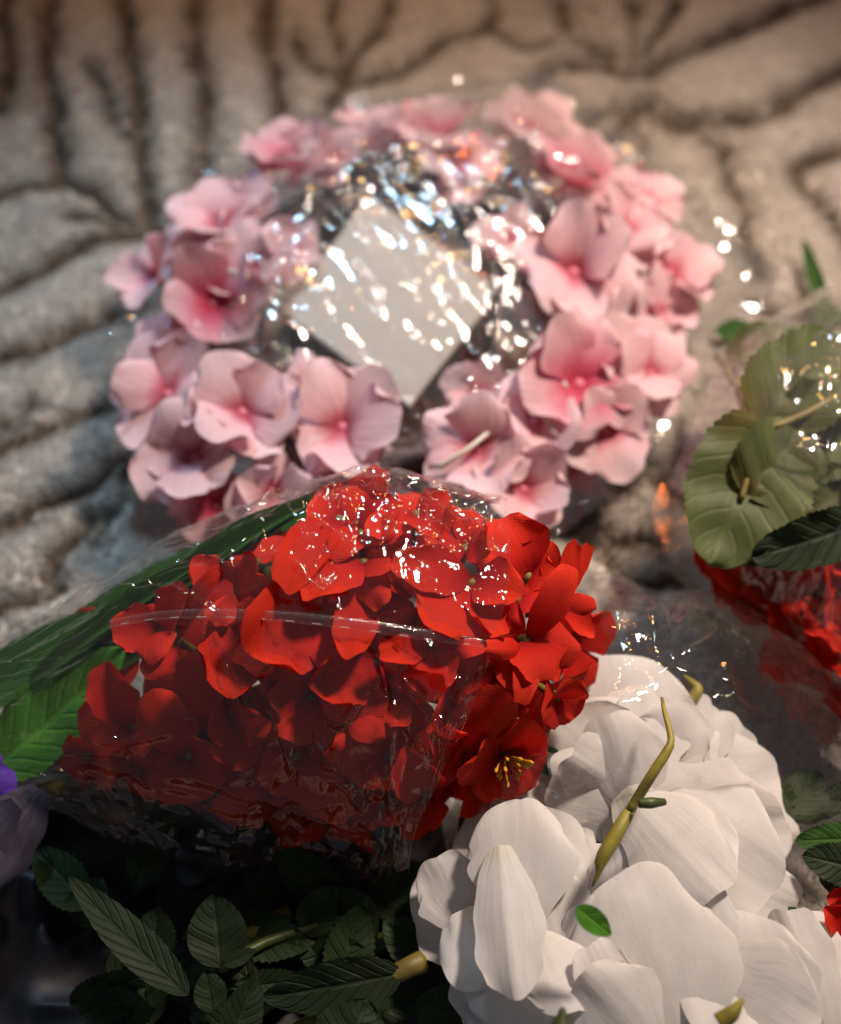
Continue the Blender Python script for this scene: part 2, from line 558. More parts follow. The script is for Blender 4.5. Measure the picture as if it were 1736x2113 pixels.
# ------------------------------------------------------------------ blanket
GROOVES = [  # (width px, depth 0..1, points)
    (17, 1.0, [(1155, -10), (1173, 50), (1193, 75), (1248, 95), (1298, 145)]),
    (12, .7, [(1303, -10), (1308, 95), (1320, 130)]),
    (14, .9, [(1388, -10), (1363, 55), (1338, 95)]),
    (36, 1.1, [(1338, 140), (1418, 90), (1518, 55), (1593, 20), (1700, -20)]),
    (15, .9, [(1318, 200), (1298, 220), (1288, 250), (1258, 300)]),
    (15, .8, [(1313, 195), (1248, 210), (1188, 245), (1150, 280)]),
    (20, 1.0, [(1293, 145), (1218, 115), (1148, 120), (1108, 145), (1068, 185)]),
    (36, 1.1, [(1348, 200), (1398, 240), (1458, 230), (1518, 235), (1568, 220), (1608, 210), (1668, 175), (1740, 133), (1800, 110)]),
    (14, .5, [(1323, 250), (1338, 300), (1333, 370), (1360, 430)]),
    (20, .9, [(1463, 270), (1498, 300), (1508, 360), (1538, 400), (1538, 480), (1560, 560)]),
    (24, 1.0, [(1640, 330), (1663, 325), (1740, 295), (1800, 280)]),
    (20, 1.0, [(1640, 340), (1648, 370), (1688, 410), (1740, 490), (1780, 560)]),
    (14, .9, [(868, 110), (918, 65), (993, 50), (1018, 15), (1010, -10)]),
    (14, .7, [(1000, 35), (1020, 52), (1068, 85), (1128, 75)]),
    (16, .9, [(800, -10), (765, 70), (720, 110), (708, 128), (700, 170)]),
    (14, .8, [(685, -10), (685, 100), (700, 165)]),
    (18, 1.0, [(600, 70), (620, 120), (700, 175), (825, 135), (868, 110)]),
    (16, .9, [(700, 175), (665, 225), (635, 265), (610, 300)]),
    (22, 1.0, [(545, -10), (545, 100), (570, 175), (575, 265), (580, 320)]),
    (30, 1.2, [(395, -10), (400, 125), (420, 190), (420, 300), (410, 390)]),
    (30, 1.2, [(245, -10), (270, 100), (280, 200), (290, 325), (298, 440)]),
    (34, 1.2, [(105, -10), (95, 150), (115, 250), (125, 370)]),
    (34, 1.0, [(20, -10), (10, 60), (15, 160), (0, 230)]),
    (22, .8, [(190, 150), (220, 190), (232, 240), (260, 280)]),
    (20, .9, [(120, 360), (200, 395), (240, 440), (298, 450), (325, 490)]),
    (16, .8, [(298, 440), (350, 485), (400, 500)]),
    (22, 1.0, [(-20, 590), (60, 560), (140, 510), (200, 478), (280, 468)]),
    (12, .8, [(150, 440), (200, 440), (240, 460)]),
    (24, 1.0, [(-20, 735), (40, 715), (110, 680), (200, 650), (300, 610)]),
    (22, 1.0, [(-20, 925), (80, 880), (180, 840), (250, 800)]),
    (22, 1.0, [(-20, 1090), (24, 1076), (68, 1036), (120, 1016), (170, 1000), (240, 925)]),
    (18, .9, [(88, 1184), (120, 1128), (160, 1088), (176, 1048)]),
    (22, .8, [(190, 1100), (205, 1060), (236, 1010), (250, 960)]),
    (22, .9, [(-20, 1250), (60, 1224), (110, 1205)]),
    (18, .8, [(20, 1330), (90, 1300), (170, 1290)]),
    (20, .9, [(1160, 1090), (1250, 1040), (1300, 990), (1350, 940)]),
    (20, .9, [(1220, 1110), (1290, 1100), (1370, 1090)]),
    (20, .8, [(1330, 960), (1400, 1000), (1430, 1060)]),
    (18, .8, [(1250, 1240), (1300, 1200), (1380, 1180), (1440, 1190)]),
    (18, .8, [(1260, 1060), (1265, 1150), (1290, 1230)]),
    (18, .8, [(1560, 620), (1620, 640), (1736, 650)]),
    (18, .8, [(60, 820), (30, 860), (-20, 870)]),
    (18, .8, [(-20, 400), (60, 380), (120, 370)]),
]
ax = np.concatenate([np.linspace(-0.75, -0.335, 30), np.linspace(-0.33, 0.33, 400), np.linspace(0.335, 0.75, 30)])
ay = np.concatenate([np.linspace(-0.55, -0.305, 18), np.linspace(-0.30, 0.52, 470), np.linspace(0.525, 0.95, 30)])
GX, GY = np.meshgrid(ax, ay, indexing='ij')
PILE = 0.0075


def mound(x, y):
    """the blanket is bunched up towards the upper left corner"""
    m = 0.012 * np.exp(-(((x + 0.17) / 0.09) ** 2 + ((y - 0.36) / 0.13) ** 2)) + 0.10 * np.exp(-(((x + 0.40) / 0.12) ** 2 + ((y - 0.52) / 0.13) ** 2))  # taller hump, out of view, added to shade that corner
    return m + 0.002 * noise2(x * 7 + 3, y * 7, 5)


groove = np.zeros_like(GX)
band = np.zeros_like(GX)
near = np.full_like(GX, 9.0)
fdx = np.zeros_like(GX)
fdy = np.zeros_like(GX)
wob = 0.0024 * noise2(GX * 45, GY * 45, 21) + 0.0018 * noise2(GX * 150, GY * 150, 22)
wob2 = 0.0022 * noise2(GX * 45, GY * 45, 23) + 0.0012 * noise2(GX * 150, GY * 150, 24)
for wpx, dep, pts in GROOVES:
    W3 = [P(u, v, 0.004) for u, v in pts]
    best = np.full_like(GX, 9.0)
    for a, b in zip(W3[:-1], W3[1:]):
        ex, ey = b.x - a.x, b.y - a.y
        l2 = ex * ex + ey * ey + 1e-12
        px_, py_ = GX + wob - a.x, GY + wob2 - a.y
        t = np.clip((px_ * ex + py_ * ey) / l2, 0, 1)
        d = np.hypot(px_ - t * ex, py_ - t * ey)
        best = np.minimum(best, d)
    wm = 0.5 * (pxm(wpx, 0.60) * 0.95) + 0.0026
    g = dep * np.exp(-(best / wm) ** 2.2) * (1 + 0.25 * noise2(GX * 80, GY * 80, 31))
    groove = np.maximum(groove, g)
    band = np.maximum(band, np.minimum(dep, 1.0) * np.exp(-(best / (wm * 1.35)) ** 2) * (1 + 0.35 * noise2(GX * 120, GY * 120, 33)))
    near = np.minimum(near, best)
pillow = np.clip(near / 0.020, 0, 1) ** 0.6
GZ = mound(GX, GY) + 0.0045 * pillow - 0.0030 * groove - 0.005
GZ += 0.0006 * noise2(GX * 110, GY * 110, 41) + 0.0005 * noise2(GX * 260, GY * 260, 42)


def blanket_mat(name, hair):
    m, nt, out = newmat(name)
    at = N(nt, 'Attribute', attribute_name='groove')
    if hair:
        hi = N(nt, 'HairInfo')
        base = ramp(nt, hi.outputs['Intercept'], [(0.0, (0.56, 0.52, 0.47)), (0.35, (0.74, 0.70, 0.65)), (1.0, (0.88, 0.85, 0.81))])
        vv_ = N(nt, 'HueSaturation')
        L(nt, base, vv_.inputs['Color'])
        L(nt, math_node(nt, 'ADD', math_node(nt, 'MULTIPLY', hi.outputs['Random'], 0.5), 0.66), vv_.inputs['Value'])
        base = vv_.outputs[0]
    else:
        tc = N(nt, 'TexCoord')
        ns = N(nt, 'TexNoise')
        ns.inputs['Scale'].default_value = 420
        ns.inputs['Detail'].default_value = 4
        L(nt, tc.outputs['Object'], ns.inputs['Vector'])
        base = ramp(nt, ns.outputs[0], [(0.3, (0.52, 0.48, 0.43)), (0.65, (0.74, 0.70, 0.65))])
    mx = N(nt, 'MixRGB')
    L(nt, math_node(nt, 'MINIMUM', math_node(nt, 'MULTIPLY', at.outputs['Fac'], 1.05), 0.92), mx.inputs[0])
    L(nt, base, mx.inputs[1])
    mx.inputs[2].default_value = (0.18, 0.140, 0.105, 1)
    df = N(nt, 'BsdfDiffuse')
    L(nt, mx.outputs[0], df.inputs[0])
    if hair:
        tr = N(nt, 'BsdfTranslucent')
        L(nt, mx.outputs[0], tr.inputs[0])
        ms = N(nt, 'MixShader')
        ms.inputs[0].default_value = 0.5
        L(nt, df.outputs[0], ms.inputs[1])
        L(nt, tr.outputs[0], ms.inputs[2])
        L(nt, ms.outputs[0], out.inputs[0])
    else:
        L(nt, df.outputs[0], out.inputs[0])
    return m


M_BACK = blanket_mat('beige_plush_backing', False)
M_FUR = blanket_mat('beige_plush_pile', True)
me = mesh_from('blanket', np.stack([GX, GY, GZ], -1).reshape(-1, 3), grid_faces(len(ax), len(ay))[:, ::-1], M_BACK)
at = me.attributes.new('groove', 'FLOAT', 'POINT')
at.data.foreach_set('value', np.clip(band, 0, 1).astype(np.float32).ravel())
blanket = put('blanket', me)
tag(blanket, 'beige plush blanket with brown star-shaped creases spread under all the flowers', 'blanket')


def samp(A, x, y):
    fi = np.interp(x, ax, np.arange(len(ax)))
    fj = np.interp(y, ay, np.arange(len(ay)))
    i = np.clip(fi.astype(int), 0, len(ax) - 2)
    j = np.clip(fj.astype(int), 0, len(ay) - 2)
    a, b = fi - i, fj - j
    return A[i, j] * (1 - a) * (1 - b) + A[i + 1, j] * a * (1 - b) + A[i, j + 1] * (1 - a) * b + A[i + 1, j + 1] * a * b


NH = 320000
hx = rng.uniform(-0.31, 0.31, NH * 2)
hy = rng.uniform(-0.27, 0.50, NH * 2)
# keep the strands inside a fan a little wider than the view
half = 0.19 + (hy + 0.25) * 0.19
keep = np.abs(hx) < half
hx, hy = hx[keep][:NH], hy[keep][:NH]
n_in = len(hx)
# thinner cover on the blanket beyond the view
ox = rng.uniform(-0.70, 0.70, 260000)
oy = rng.uniform(-0.50, 0.90, 260000)
out = (np.abs(ox) > 0.19 + (oy + 0.25) * 0.19) | (oy < -0.27) | (oy > 0.50)
hx, hy = np.concatenate([hx, ox[out]]), np.concatenate([hy, oy[out]])
n = len(hx)
hz = samp(GZ, hx, hy)
e = 0.0025
gx = (samp(GZ, hx + e, hy) - samp(GZ, hx - e, hy)) / (2 * e)
gy = (samp(GZ, hx, hy + e) - samp(GZ, hx, hy - e)) / (2 * e)
gv = np.clip(samp(groove, hx + rng.normal(0, .0012, n), hy + rng.normal(0, .0012, n)), 0, 1)
th = 1.8 * noise2(hx * 9, hy * 9, 51) + 0.5 * noise2(hx * 40, hy * 40, 52) - 0.9 + rng.normal(0, 0.4, n)
lean = 0.85 + 0.22 * noise2(hx * 80, hy * 80, 53) + rng.normal(0, 0.12, n)
ln = (PILE * (1 - 0.45 * np.clip(gv * 1.2, 0, 1))) * rng.uniform(0.75, 1.15, n)
dx = np.cos(th) * lean - 0.5 * gx
dy = np.sin(th) * lean - 0.5 * gy
K = 4
pos = np.zeros((n, K, 3), np.float32)
for k in range(K):
    f = k / (K - 1)
    pos[:, k, 0] = hx + dx * ln * f ** 1.5 * 0.75
    pos[:, k, 1] = hy + dy * ln * f ** 1.5 * 0.75
    pos[:, k, 2] = hz - 0.0006 + ln * (f - 0.30 * f * f)
hc = bpy.data.hair_curves.new('plush_pile')
hc.add_curves([K] * n)
hc.attributes['position'].data.foreach_set('vector', pos.ravel())
ra = hc.attributes.get('radius') or hc.attributes.new('radius', 'FLOAT', 'POINT')
ra.data.foreach_set('value', (np.array([0.00028, 0.00025, 0.00019, 0.00006], np.float32)[None, :] * np.where(np.arange(n) < n_in, 1.0, 2.0)[:, None].astype(np.float32)).ravel())
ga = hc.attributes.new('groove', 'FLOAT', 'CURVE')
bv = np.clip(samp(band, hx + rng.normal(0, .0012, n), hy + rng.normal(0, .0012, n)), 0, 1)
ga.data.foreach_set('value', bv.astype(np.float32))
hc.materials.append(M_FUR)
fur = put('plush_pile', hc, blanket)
fur['kind'] = 'stuff'

# ------------------------------------------------------------------ pink wreath
WC = P(862, 655, 0.02)
wreath = thing('blossom_wreath', 'round wreath of pale pink blossoms on dark vines inside a clear bag', 'wreath', (WC.x, WC.y, 0))
ring_px = [(500, 640), (560, 480), (700, 395), (860, 365), (1010, 400), (1130, 490), (1180, 620), (1160, 760), (1060, 880), (880, 945), (720, 945), (580, 880), (510, 770)]
for k in range(14):
    rs = random.Random(k)
    pts = []
    off = rs.uniform(0, 6.28)
    for i in range(61):
        f = i / 60 * len(ring_px)
        a = ring_px[int(f) % len(ring_px)]
        b = ring_px[(int(f) + 1) % len(ring_px)]
        t = f - int(f)
        u, v = a[0] * (1 - t) + b[0] * t, a[1] * (1 - t) + b[1] * t
        s = math.sin(f * 1.9 + off)
        c = math.cos(f * 1.9 + off)
        rr = 1.0 + (0.02 + 0.15 * ((k % 5) / 4.0)) * s
        u, v = 862 + (u - 862) * rr, 655 + (v - 655) * rr
        pts.append(P(u, v, 0.020 + 0.012 * c + rs.uniform(-.001, .001)))
    put('vine', tube_mesh('vine', pts, [0.0042 + 0.0012 * math.sin(i * .7 + k) for i in range(61)], M_TWIG, 7, 0.12, k), wreath)


def blossom(parent, centre, nrm, rad, npet, roll, elev, mat, seed, cone_mat, petal_kw, name='blossom', rvar=0.15, stam=0):
    """one flower: a short calyx (the part) carrying its petals"""
    z = nrm.normalized()
    x = z.orthogonal().normalized()
    y = z.cross(x)
    rot = Matrix(((x.x, y.x, z.x, centre.x), (x.y, y.y, z.y, centre.y), (x.z, y.z, z.z, centre.z), (0, 0, 0, 1)))
    fl = put(name, tube_mesh(name, [(0, 0, -rad * .35), (0, 0, -rad * .15), (0, 0, 0.0), (0, 0, rad * .04)], [rad * .05, rad * .08, rad * .11, rad * .04], cone_mat, 7), parent, rot)
    rs = random.Random(seed)
    for i in range(npet):
        phi = roll + 2 * math.pi * i / npet + rs.uniform(-.22, .22)
        el = elev + rs.uniform(-.4, .5)
        Ln = rad * rs.uniform(1 - rvar, 1 + rvar)
        W = Ln * rs.uniform(1.0, 1.3)
        me = petal_mesh(Ln, W, mat, seed=seed * 13 + i, cup=rs.uniform(-.12, .24), bend=rs.uniform(-.9, .5), ruffle=rs.uniform(.03, .09), tipcurl=rs.uniform(-.4, .4), **petal_kw)
        d = Vector((math.cos(phi), math.sin(phi), 0))
        b = d * (rad * 0.05)
        tip = b + d * Ln * math.cos(el) + Vector((0, 0, 1)) * Ln * math.sin(el)
        nv = Vector((0, 0, 1)) * math.cos(el) - d * math.sin(el) + Vector((rs.uniform(-.2, .2), rs.uniform(-.2, .2), 0))
        put('petal', me, fl, rot @ frame(b, tip, nv))
    if stam:
        V, F = [], []
        for i in range(stam):
            a = rs.uniform(0, 6.28)
            r1 = rs.uniform(.12, .3) * rad
            p0 = Vector((math.cos(a) * rad * .05, math.sin(a) * rad * .05, 0))
            p1 = Vector((math.cos(a) * r1, math.sin(a) * r1, rad * rs.uniform(.35, .6)))
            me = tube_mesh('stamen', [p0, p0.lerp(p1, .6), p1, p1 + (p1 - p0) * .12], [rad * .012, rad * .011, rad * .03, rad * .012], M_YELLOW, 6)
            put('stamen', me, fl, rot)
    return fl


PINKS = [  # u, v, radius px, height, tilt u, tilt v, petals, roll
    (440, 625, 120, .050, -.35, .1, 5, .3), (345, 815, 135, .048, -.5, .2, 5, 1.1), (500, 850, 125, .060, .1, .1, 5, .2),
    (400, 945, 125, .050, -.3, .5, 5, .8), (445, 1045, 95, .036, -.3, .8, 5, 2.0), (300, 790, 70, .030, -.8, .1, 5, .5),
    (560, 1015, 100, .045, .1, .7, 5, 1.7), (705, 880, 135, .055, .0, .2, 5, .1), (985, 925, 115, .055, .1, .3, 5, .9),
    (1080, 1010, 115, .045, .3, .6, 5, 2.2), (1195, 790, 140, .055, .4, .1, 5, .6), (1310, 760, 115, .045, .7, .2, 5, 1.4),
    (1250, 890, 110, .042, .5, .4, 5, .2), (1185, 560, 140, .060, .2, .2, 5, 1.0), (1290, 480, 115, .055, .4, -.2, 5, .4),
    (1385, 560, 95, .042, .8, .0, 5, 1.9), (1350, 650, 90, .040, .7, .3, 5, .7), (1175, 370, 125, .050, .3, -.5, 5, 1.3),
    (1240, 330, 80, .036, .5, -.7, 4, .2), (900, 285, 130, .048, .1, -.7, 5, .5), (945, 345, 90, .052, .1, -.2, 5, 1.6),
    (770, 300, 100, .040, -.1, -.8, 5, 1.2), (610, 340, 120, .045, -.4, -.6, 5, .3), (690, 330, 80, .050, -.1, -.3, 5, .9),
    (490, 450, 110, .042, -.6, -.4, 5, 1.1), (420, 520, 100, .038, -.8, -.1, 5, .2), (520, 560, 110, .050, -.2, -.1, 5, 2.0),
    (600, 520, 80, .050, .1, -.2, 4, .4), (640, 790, 75, .052, .2, .1, 4, .9), (990, 810, 80, .045, .0, .2, 4, .3), (1100, 870, 105, .05, .2, .2, 5, 1.2),
    (1060, 500, 90, .050, -.1, -.1, 4, .7), (1330, 420, 85, .045, .6, -.4, 4, 1.5), (350, 700, 80, .04, -.6, 0, 4, .3),
]
for k in range(14):
    a = k * 2.399
    rr = 1.12 + 0.09 * math.sin(k * 5.1)
    uu_, vv_ = 862 + 455 * rr * math.cos(a), 640 + 345 * rr * math.sin(a)
    PINKS.append((uu_, vv_, 85 + 25 * math.sin(k * 3.3), .036 + .012 * math.sin(k * 1.7), .8 * math.cos(a) + .3 * math.sin(k * 2.2), .8 * math.sin(a), 4, k))
for i, (u, v, r, z, tu, tv, npt, roll) in enumerate(PINKS):
    c = P(u, v, z)
    nrm = (CAM - c).normalized() * 0.35 + Vector((tu * .8, -tv * .8, 1.0))
    blossom(wreath, c, nrm, pxm(r, depth_of(c)) * 0.95, npt + (1 if r > 105 else 0), roll, 0.30, M_PINK_DEEP if i in (0, 10, 17, 19, 22, 5, 4) else M_PINK, 100 + i, M_CORE, dict(narrow=.16, peak=.66, crease=.012))
for pts in ([(460, 560, .06), (490, 562, .062), (530, 575, .06), (580, 610, .05)], [(1085, 680, .05), (1120, 715, .058), (1150, 755, .06), (1168, 800, .058)],
            [(900, 965, .055), (960, 930, .062), (1005, 895, .062), (1030, 875, .055)], [(985, 415, .04), (1030, 412, .045), (1075, 425, .04)]):
    put('string', tube_mesh('string', spline([P(*p) for p in pts], 14), 0.0010, M_STRING, 7), wreath)

# ------------------------------------------------------------------ square box in the wreath
bt = [P(u, v, 0.046) for u, v in ((580, 640), (845, 835), (1035, 592), (762, 398))]
bc = sum(bt, Vector()) / 4
box = thing('gift_box', 'square box with plain white top and dark brown sides in the middle of the wreath', 'box', (bc.x, bc.y, 0))


def slab(name, quad, z0, z1, mat, parent, bev=0.0006):
    b = [Vector((p.x, p.y, z0)) for p in quad]
    c = sum(b, Vector()) / 4
    V, F = [], []
    rows = [(z0, 1 - bev * 30), (z0 + bev, 1.0), (z1 - bev, 1.0), (z1, 1 - bev * 30)]
    for z, k in rows:
        for p in b:
            V.append((c.x + (p.x - c.x) * k, c.y + (p.y - c.y) * k, z))
    for r in range(3):
        for k in range(4):
            F.append([r * 4 + k, r * 4 + (k + 1) % 4, (r + 1) * 4 + (k + 1) % 4, (r + 1) * 4 + k])
    F += [[3, 2, 1, 0], [12, 13, 14, 15]]
    return put(name, mesh_from(name, np.array(V), F, mat, smooth=False), parent)


def shrink(q, k):
    c = sum(q, Vector()) / 4
    return [c + (p - c) * k for p in q]


slab('lid', shrink(bt, 1.0), 0.0425, 0.0452, M_CARD, box)
ct = sum(bt, Vector()) / 4
for k in range(4):
    a, b = bt[k], bt[(k + 1) % 4]
    ai, bi = ct + (a - ct) * .93, ct + (b - ct) * .93
    ao, bo = ct + (a - ct) * .985, ct + (b - ct) * .985
    slab('side_board', [ao, bo, bi, ai], 0.002, 0.0424, M_WOOD, box)


# ------------------------------------------------------------------ clear films
def add_folds(x, y, z, folds):
    """raise thin rounded pleats along polylines given in the sheet's own two axes"""
    for w_, h_, pts in folds:
        px_ = np.array([p[0] for p in pts])
        py_ = np.array([p[1] for p in pts])
        m = 4 * w_
        box_ = (x > px_.min() - m) & (x < px_.max() + m) & (y > py_.min() - m) & (y < py_.max() + m)
        if not box_.any():
            continue
        xs, ys = x[box_], y[box_]
        best = np.full(xs.shape, 9.0)
        along = np.zeros(xs.shape)
        n_ = len(pts) - 1
        for i in range(n_):
            ex, ey = px_[i + 1] - px_[i], py_[i + 1] - py_[i]
            t = np.clip(((xs - px_[i]) * ex + (ys - py_[i]) * ey) / (ex * ex + ey * ey + 1e-12), 0, 1)
            d = np.hypot(xs - px_[i] - t * ex, ys - py_[i] - t * ey)
            nearer = d < best
            best = np.where(nearer, d, best)
            along = np.where(nearer, (i + t) / n_, along)
        z[box_] += h_ * np.exp(-(best / w_) ** 2) * np.sin(np.pi * np.clip(along, .02, .98)) ** .5
    return z


def random_folds(r_, count, area, heading, spread, length, width, height):
    out = []
    for _ in range(count):
        x0, y0 = area(r_)
        a = heading(x0, y0) + r_.gauss(0, spread)
        Ln = r_.uniform(*length)
        k = r_.uniform(-1, 1) * .9 / 6
        pts = [(x0, y0)]
        for _s in range(6):
            a += k + r_.gauss(0, .10)
            pts.append((pts[-1][0] + math.cos(a) * Ln / 6, pts[-1][1] + math.sin(a) * Ln / 6))
        out.append((r_.uniform(*width), r_.uniform(*height) * r_.choice((1, 1, -.7)), pts))
    return out


def film_mesh(name, V, n, m, mat, wrap):
    return mesh_from(name, V, grid_faces(n, m, wrap), mat)


def film_dome(name, outline, centre, H, mat, seed, nr=150, na=420, power=2.2, base=0.004, amp=0.0030, folds=(), bumps=(), stretch=None, creases=None, skirt=1.0):
    """clear sheet over what lies beneath it: outline (seen points on the blanket) rises to height H"""
    O = [P(u, v, base) for u, v in outline]
    C0 = P(*centre, base)
    sp = spline(O + [O[0]], 400)
    angs = np.array([math.atan2(p.y - C0.y, p.x - C0.x) for p in sp])
    rads = np.array([math.hypot(p.y - C0.y, p.x - C0.x) for p in sp])
    order = np.argsort(angs)
    A = np.linspace(-math.pi, math.pi, na, endpoint=False)
    R = np.interp(A, angs[order], rads[order], period=2 * math.pi)
    R = R * (1 + 0.012 * noise2(np.cos(A) * 6, np.sin(A) * 6, seed) + 0.008 * noise2(np.cos(A) * 20, np.sin(A) * 20, seed))
    q = np.linspace(0.002, 1, nr)[:, None]
    x = C0.x + q * R[None, :] * np.cos(A)[None, :]
    y = C0.y + q * R[None, :] * np.sin(A)[None, :]
    z = base + H * np.clip(1 - (q / skirt) ** power, 0, 1) ** 1.0 + 0 * x
    if skirt < 1:
        z = z + .006 * np.clip((q - skirt + .12) / .12, 0, 1) * np.clip((1 - q) * 6, 0, 1)
    for (u, v, r, hh) in bumps:
        b = P(u, v, H)
        z = z + hh * np.exp(-(((x - b.x) ** 2 + (y - b.y) ** 2) / (r * r)))
    edge = np.clip((1 - q) * 12, 0.15, 1)
    xs, ys = x, y
    if stretch:
        ca, sa = math.cos(stretch[0]), math.sin(stretch[0])
        xs, ys = (x * ca + y * sa) / stretch[1], (-x * sa + y * ca) * 1.0
    wr = ridge(xs * 42 + .4 * noise2(x * 60, y * 60, seed), ys * 42, seed + 1) * 1.0 + ridge(xs * 95, ys * 95, seed + 2) * .30
    z = z + amp * wr * edge
    z = add_folds(x, y, z, [(w_, h_, [(p.x, p.y) for p in (P(u, v, H * .95) for u, v in pts)]) for w_, h_, pts in folds])
    if creases:
        z = add_folds(x, y, z, creases(C0))
    z = np.maximum(z, base * 0.6)
    V = np.stack([x, y, z], -1).reshape(-1, 3)
    return film_mesh(name, V, nr, na, mat, True)


bag_outline = [(215, 760), (250, 640), (320, 520), (400, 400), (480, 310), (620, 240), (800, 190), (960, 165), (1100, 150), (1180, 170), (1270, 260), (1380, 350), (1480, 430), (1575, 540),
               (1590, 620), (1520, 660), (1450, 720), (1400, 800), (1380, 900), (1300, 980), (1210, 1070), (1100, 1110), (900, 1100), (600, 1100), (380, 1110), (300, 1080), (290, 980), (230, 860)]
folds = [(0.0022, .0045, [(650, 420), (720, 500), (790, 575), (850, 625), (905, 665)]), (0.0018, .004, [(770, 400), (830, 490), (890, 600), (915, 660)]),
         (0.002, .004, [(860, 250), (880, 320), (900, 380), (935, 440), (965, 520)]), (0.002, .0035, [(600, 560), (680, 650), (740, 700), (800, 760)]),
         (0.002, .004, [(610, 700), (690, 770), (760, 820), (830, 850)]), (0.0018, .0035, [(700, 440), (760, 520), (810, 570), (850, 600)]),
         (0.0016, .004, [(940, 560), (950, 620), (985, 680), (990, 720)]), (0.002, .004, [(1040, 340), (1090, 400), (1150, 470), (1190, 540)]),
         (0.002, .004, [(1060, 800), (1120, 830), (1180, 880), (1240, 900)]), (0.0017, .003, [(730, 560), (770, 620), (800, 690)])]


def bag_creases(c):
    r_ = random.Random(77)
    mid = P(840, 610, .065)
    a = random_folds(r_, 115, lambda q: (mid.x + q.gauss(0, .045), mid.y + q.gauss(0, .055)), lambda x, y: math.radians(-56), .14, (.030, .090), (.0014, .0026), (.0007, .0020))
    def ring(q):
        t, d = q.uniform(0, 6.283), q.uniform(.055, .12)
        return mid.x + d * math.cos(t), mid.y + d * math.sin(t)
    a += random_folds(r_, 380, ring, lambda x, y: math.radians(-56), .7, (.008, .040), (.0010, .0018), (.0006, .0022))

    def rim(q):
        t, d = q.uniform(0, 6.283), q.uniform(.09, .20)
        return c.x + d * math.cos(t), c.y + d * math.sin(t)
    b = random_folds(r_, 620, rim, lambda x, y: math.atan2(y - c.y, x - c.x), .6, (.010, .045), (.0014, .0028), (.0008, .0036))
    return a + b


bag = put('plastic_bag', film_dome('plastic_bag', bag_outline, (850, 640), 0.070, M_FILM_BAG, 3, power=2.6, folds=folds, amp=0.0009, stretch=(math.radians(-52), 2.6), nr=250, na=900, creases=bag_creases, skirt=.90))
tag(bag, 'crinkled clear plastic bag over the pink wreath', 'plastic bag')

# ------------------------------------------------------------------ red bouquet
RED_C, RED_A, RED_B, RED_ROT, RED_D, RED_S = (675, 1385), 560.0, 330.0, math.radians(-11), 0.440, 0.050


def red_surf(u, v):
    c, s = math.cos(RED_ROT), math.sin(RED_ROT)
    du, dv = u - RED_C[0], v - RED_C[1]
    a, b = (du * c + dv * s) / RED_A, (-du * s + dv * c) / RED_B
    e2 = a * a + b * b
    h = math.sqrt(max(0.0, 1 - e2))
    d = RED_D + 0.02 * (-(u - 675) / 560.0) * 0.6 - RED_S * h
    # outward normal in the camera's frame turned to the world
    nx, ny = (a * c / RED_A - b * s / RED_B), (a * s / RED_A + b * c / RED_B)
    nrm = RGT * (nx * RED_A * .9) - UPV * (ny * RED_A * .9) - FWD * (h + .25)
    return d, nrm.normalized()


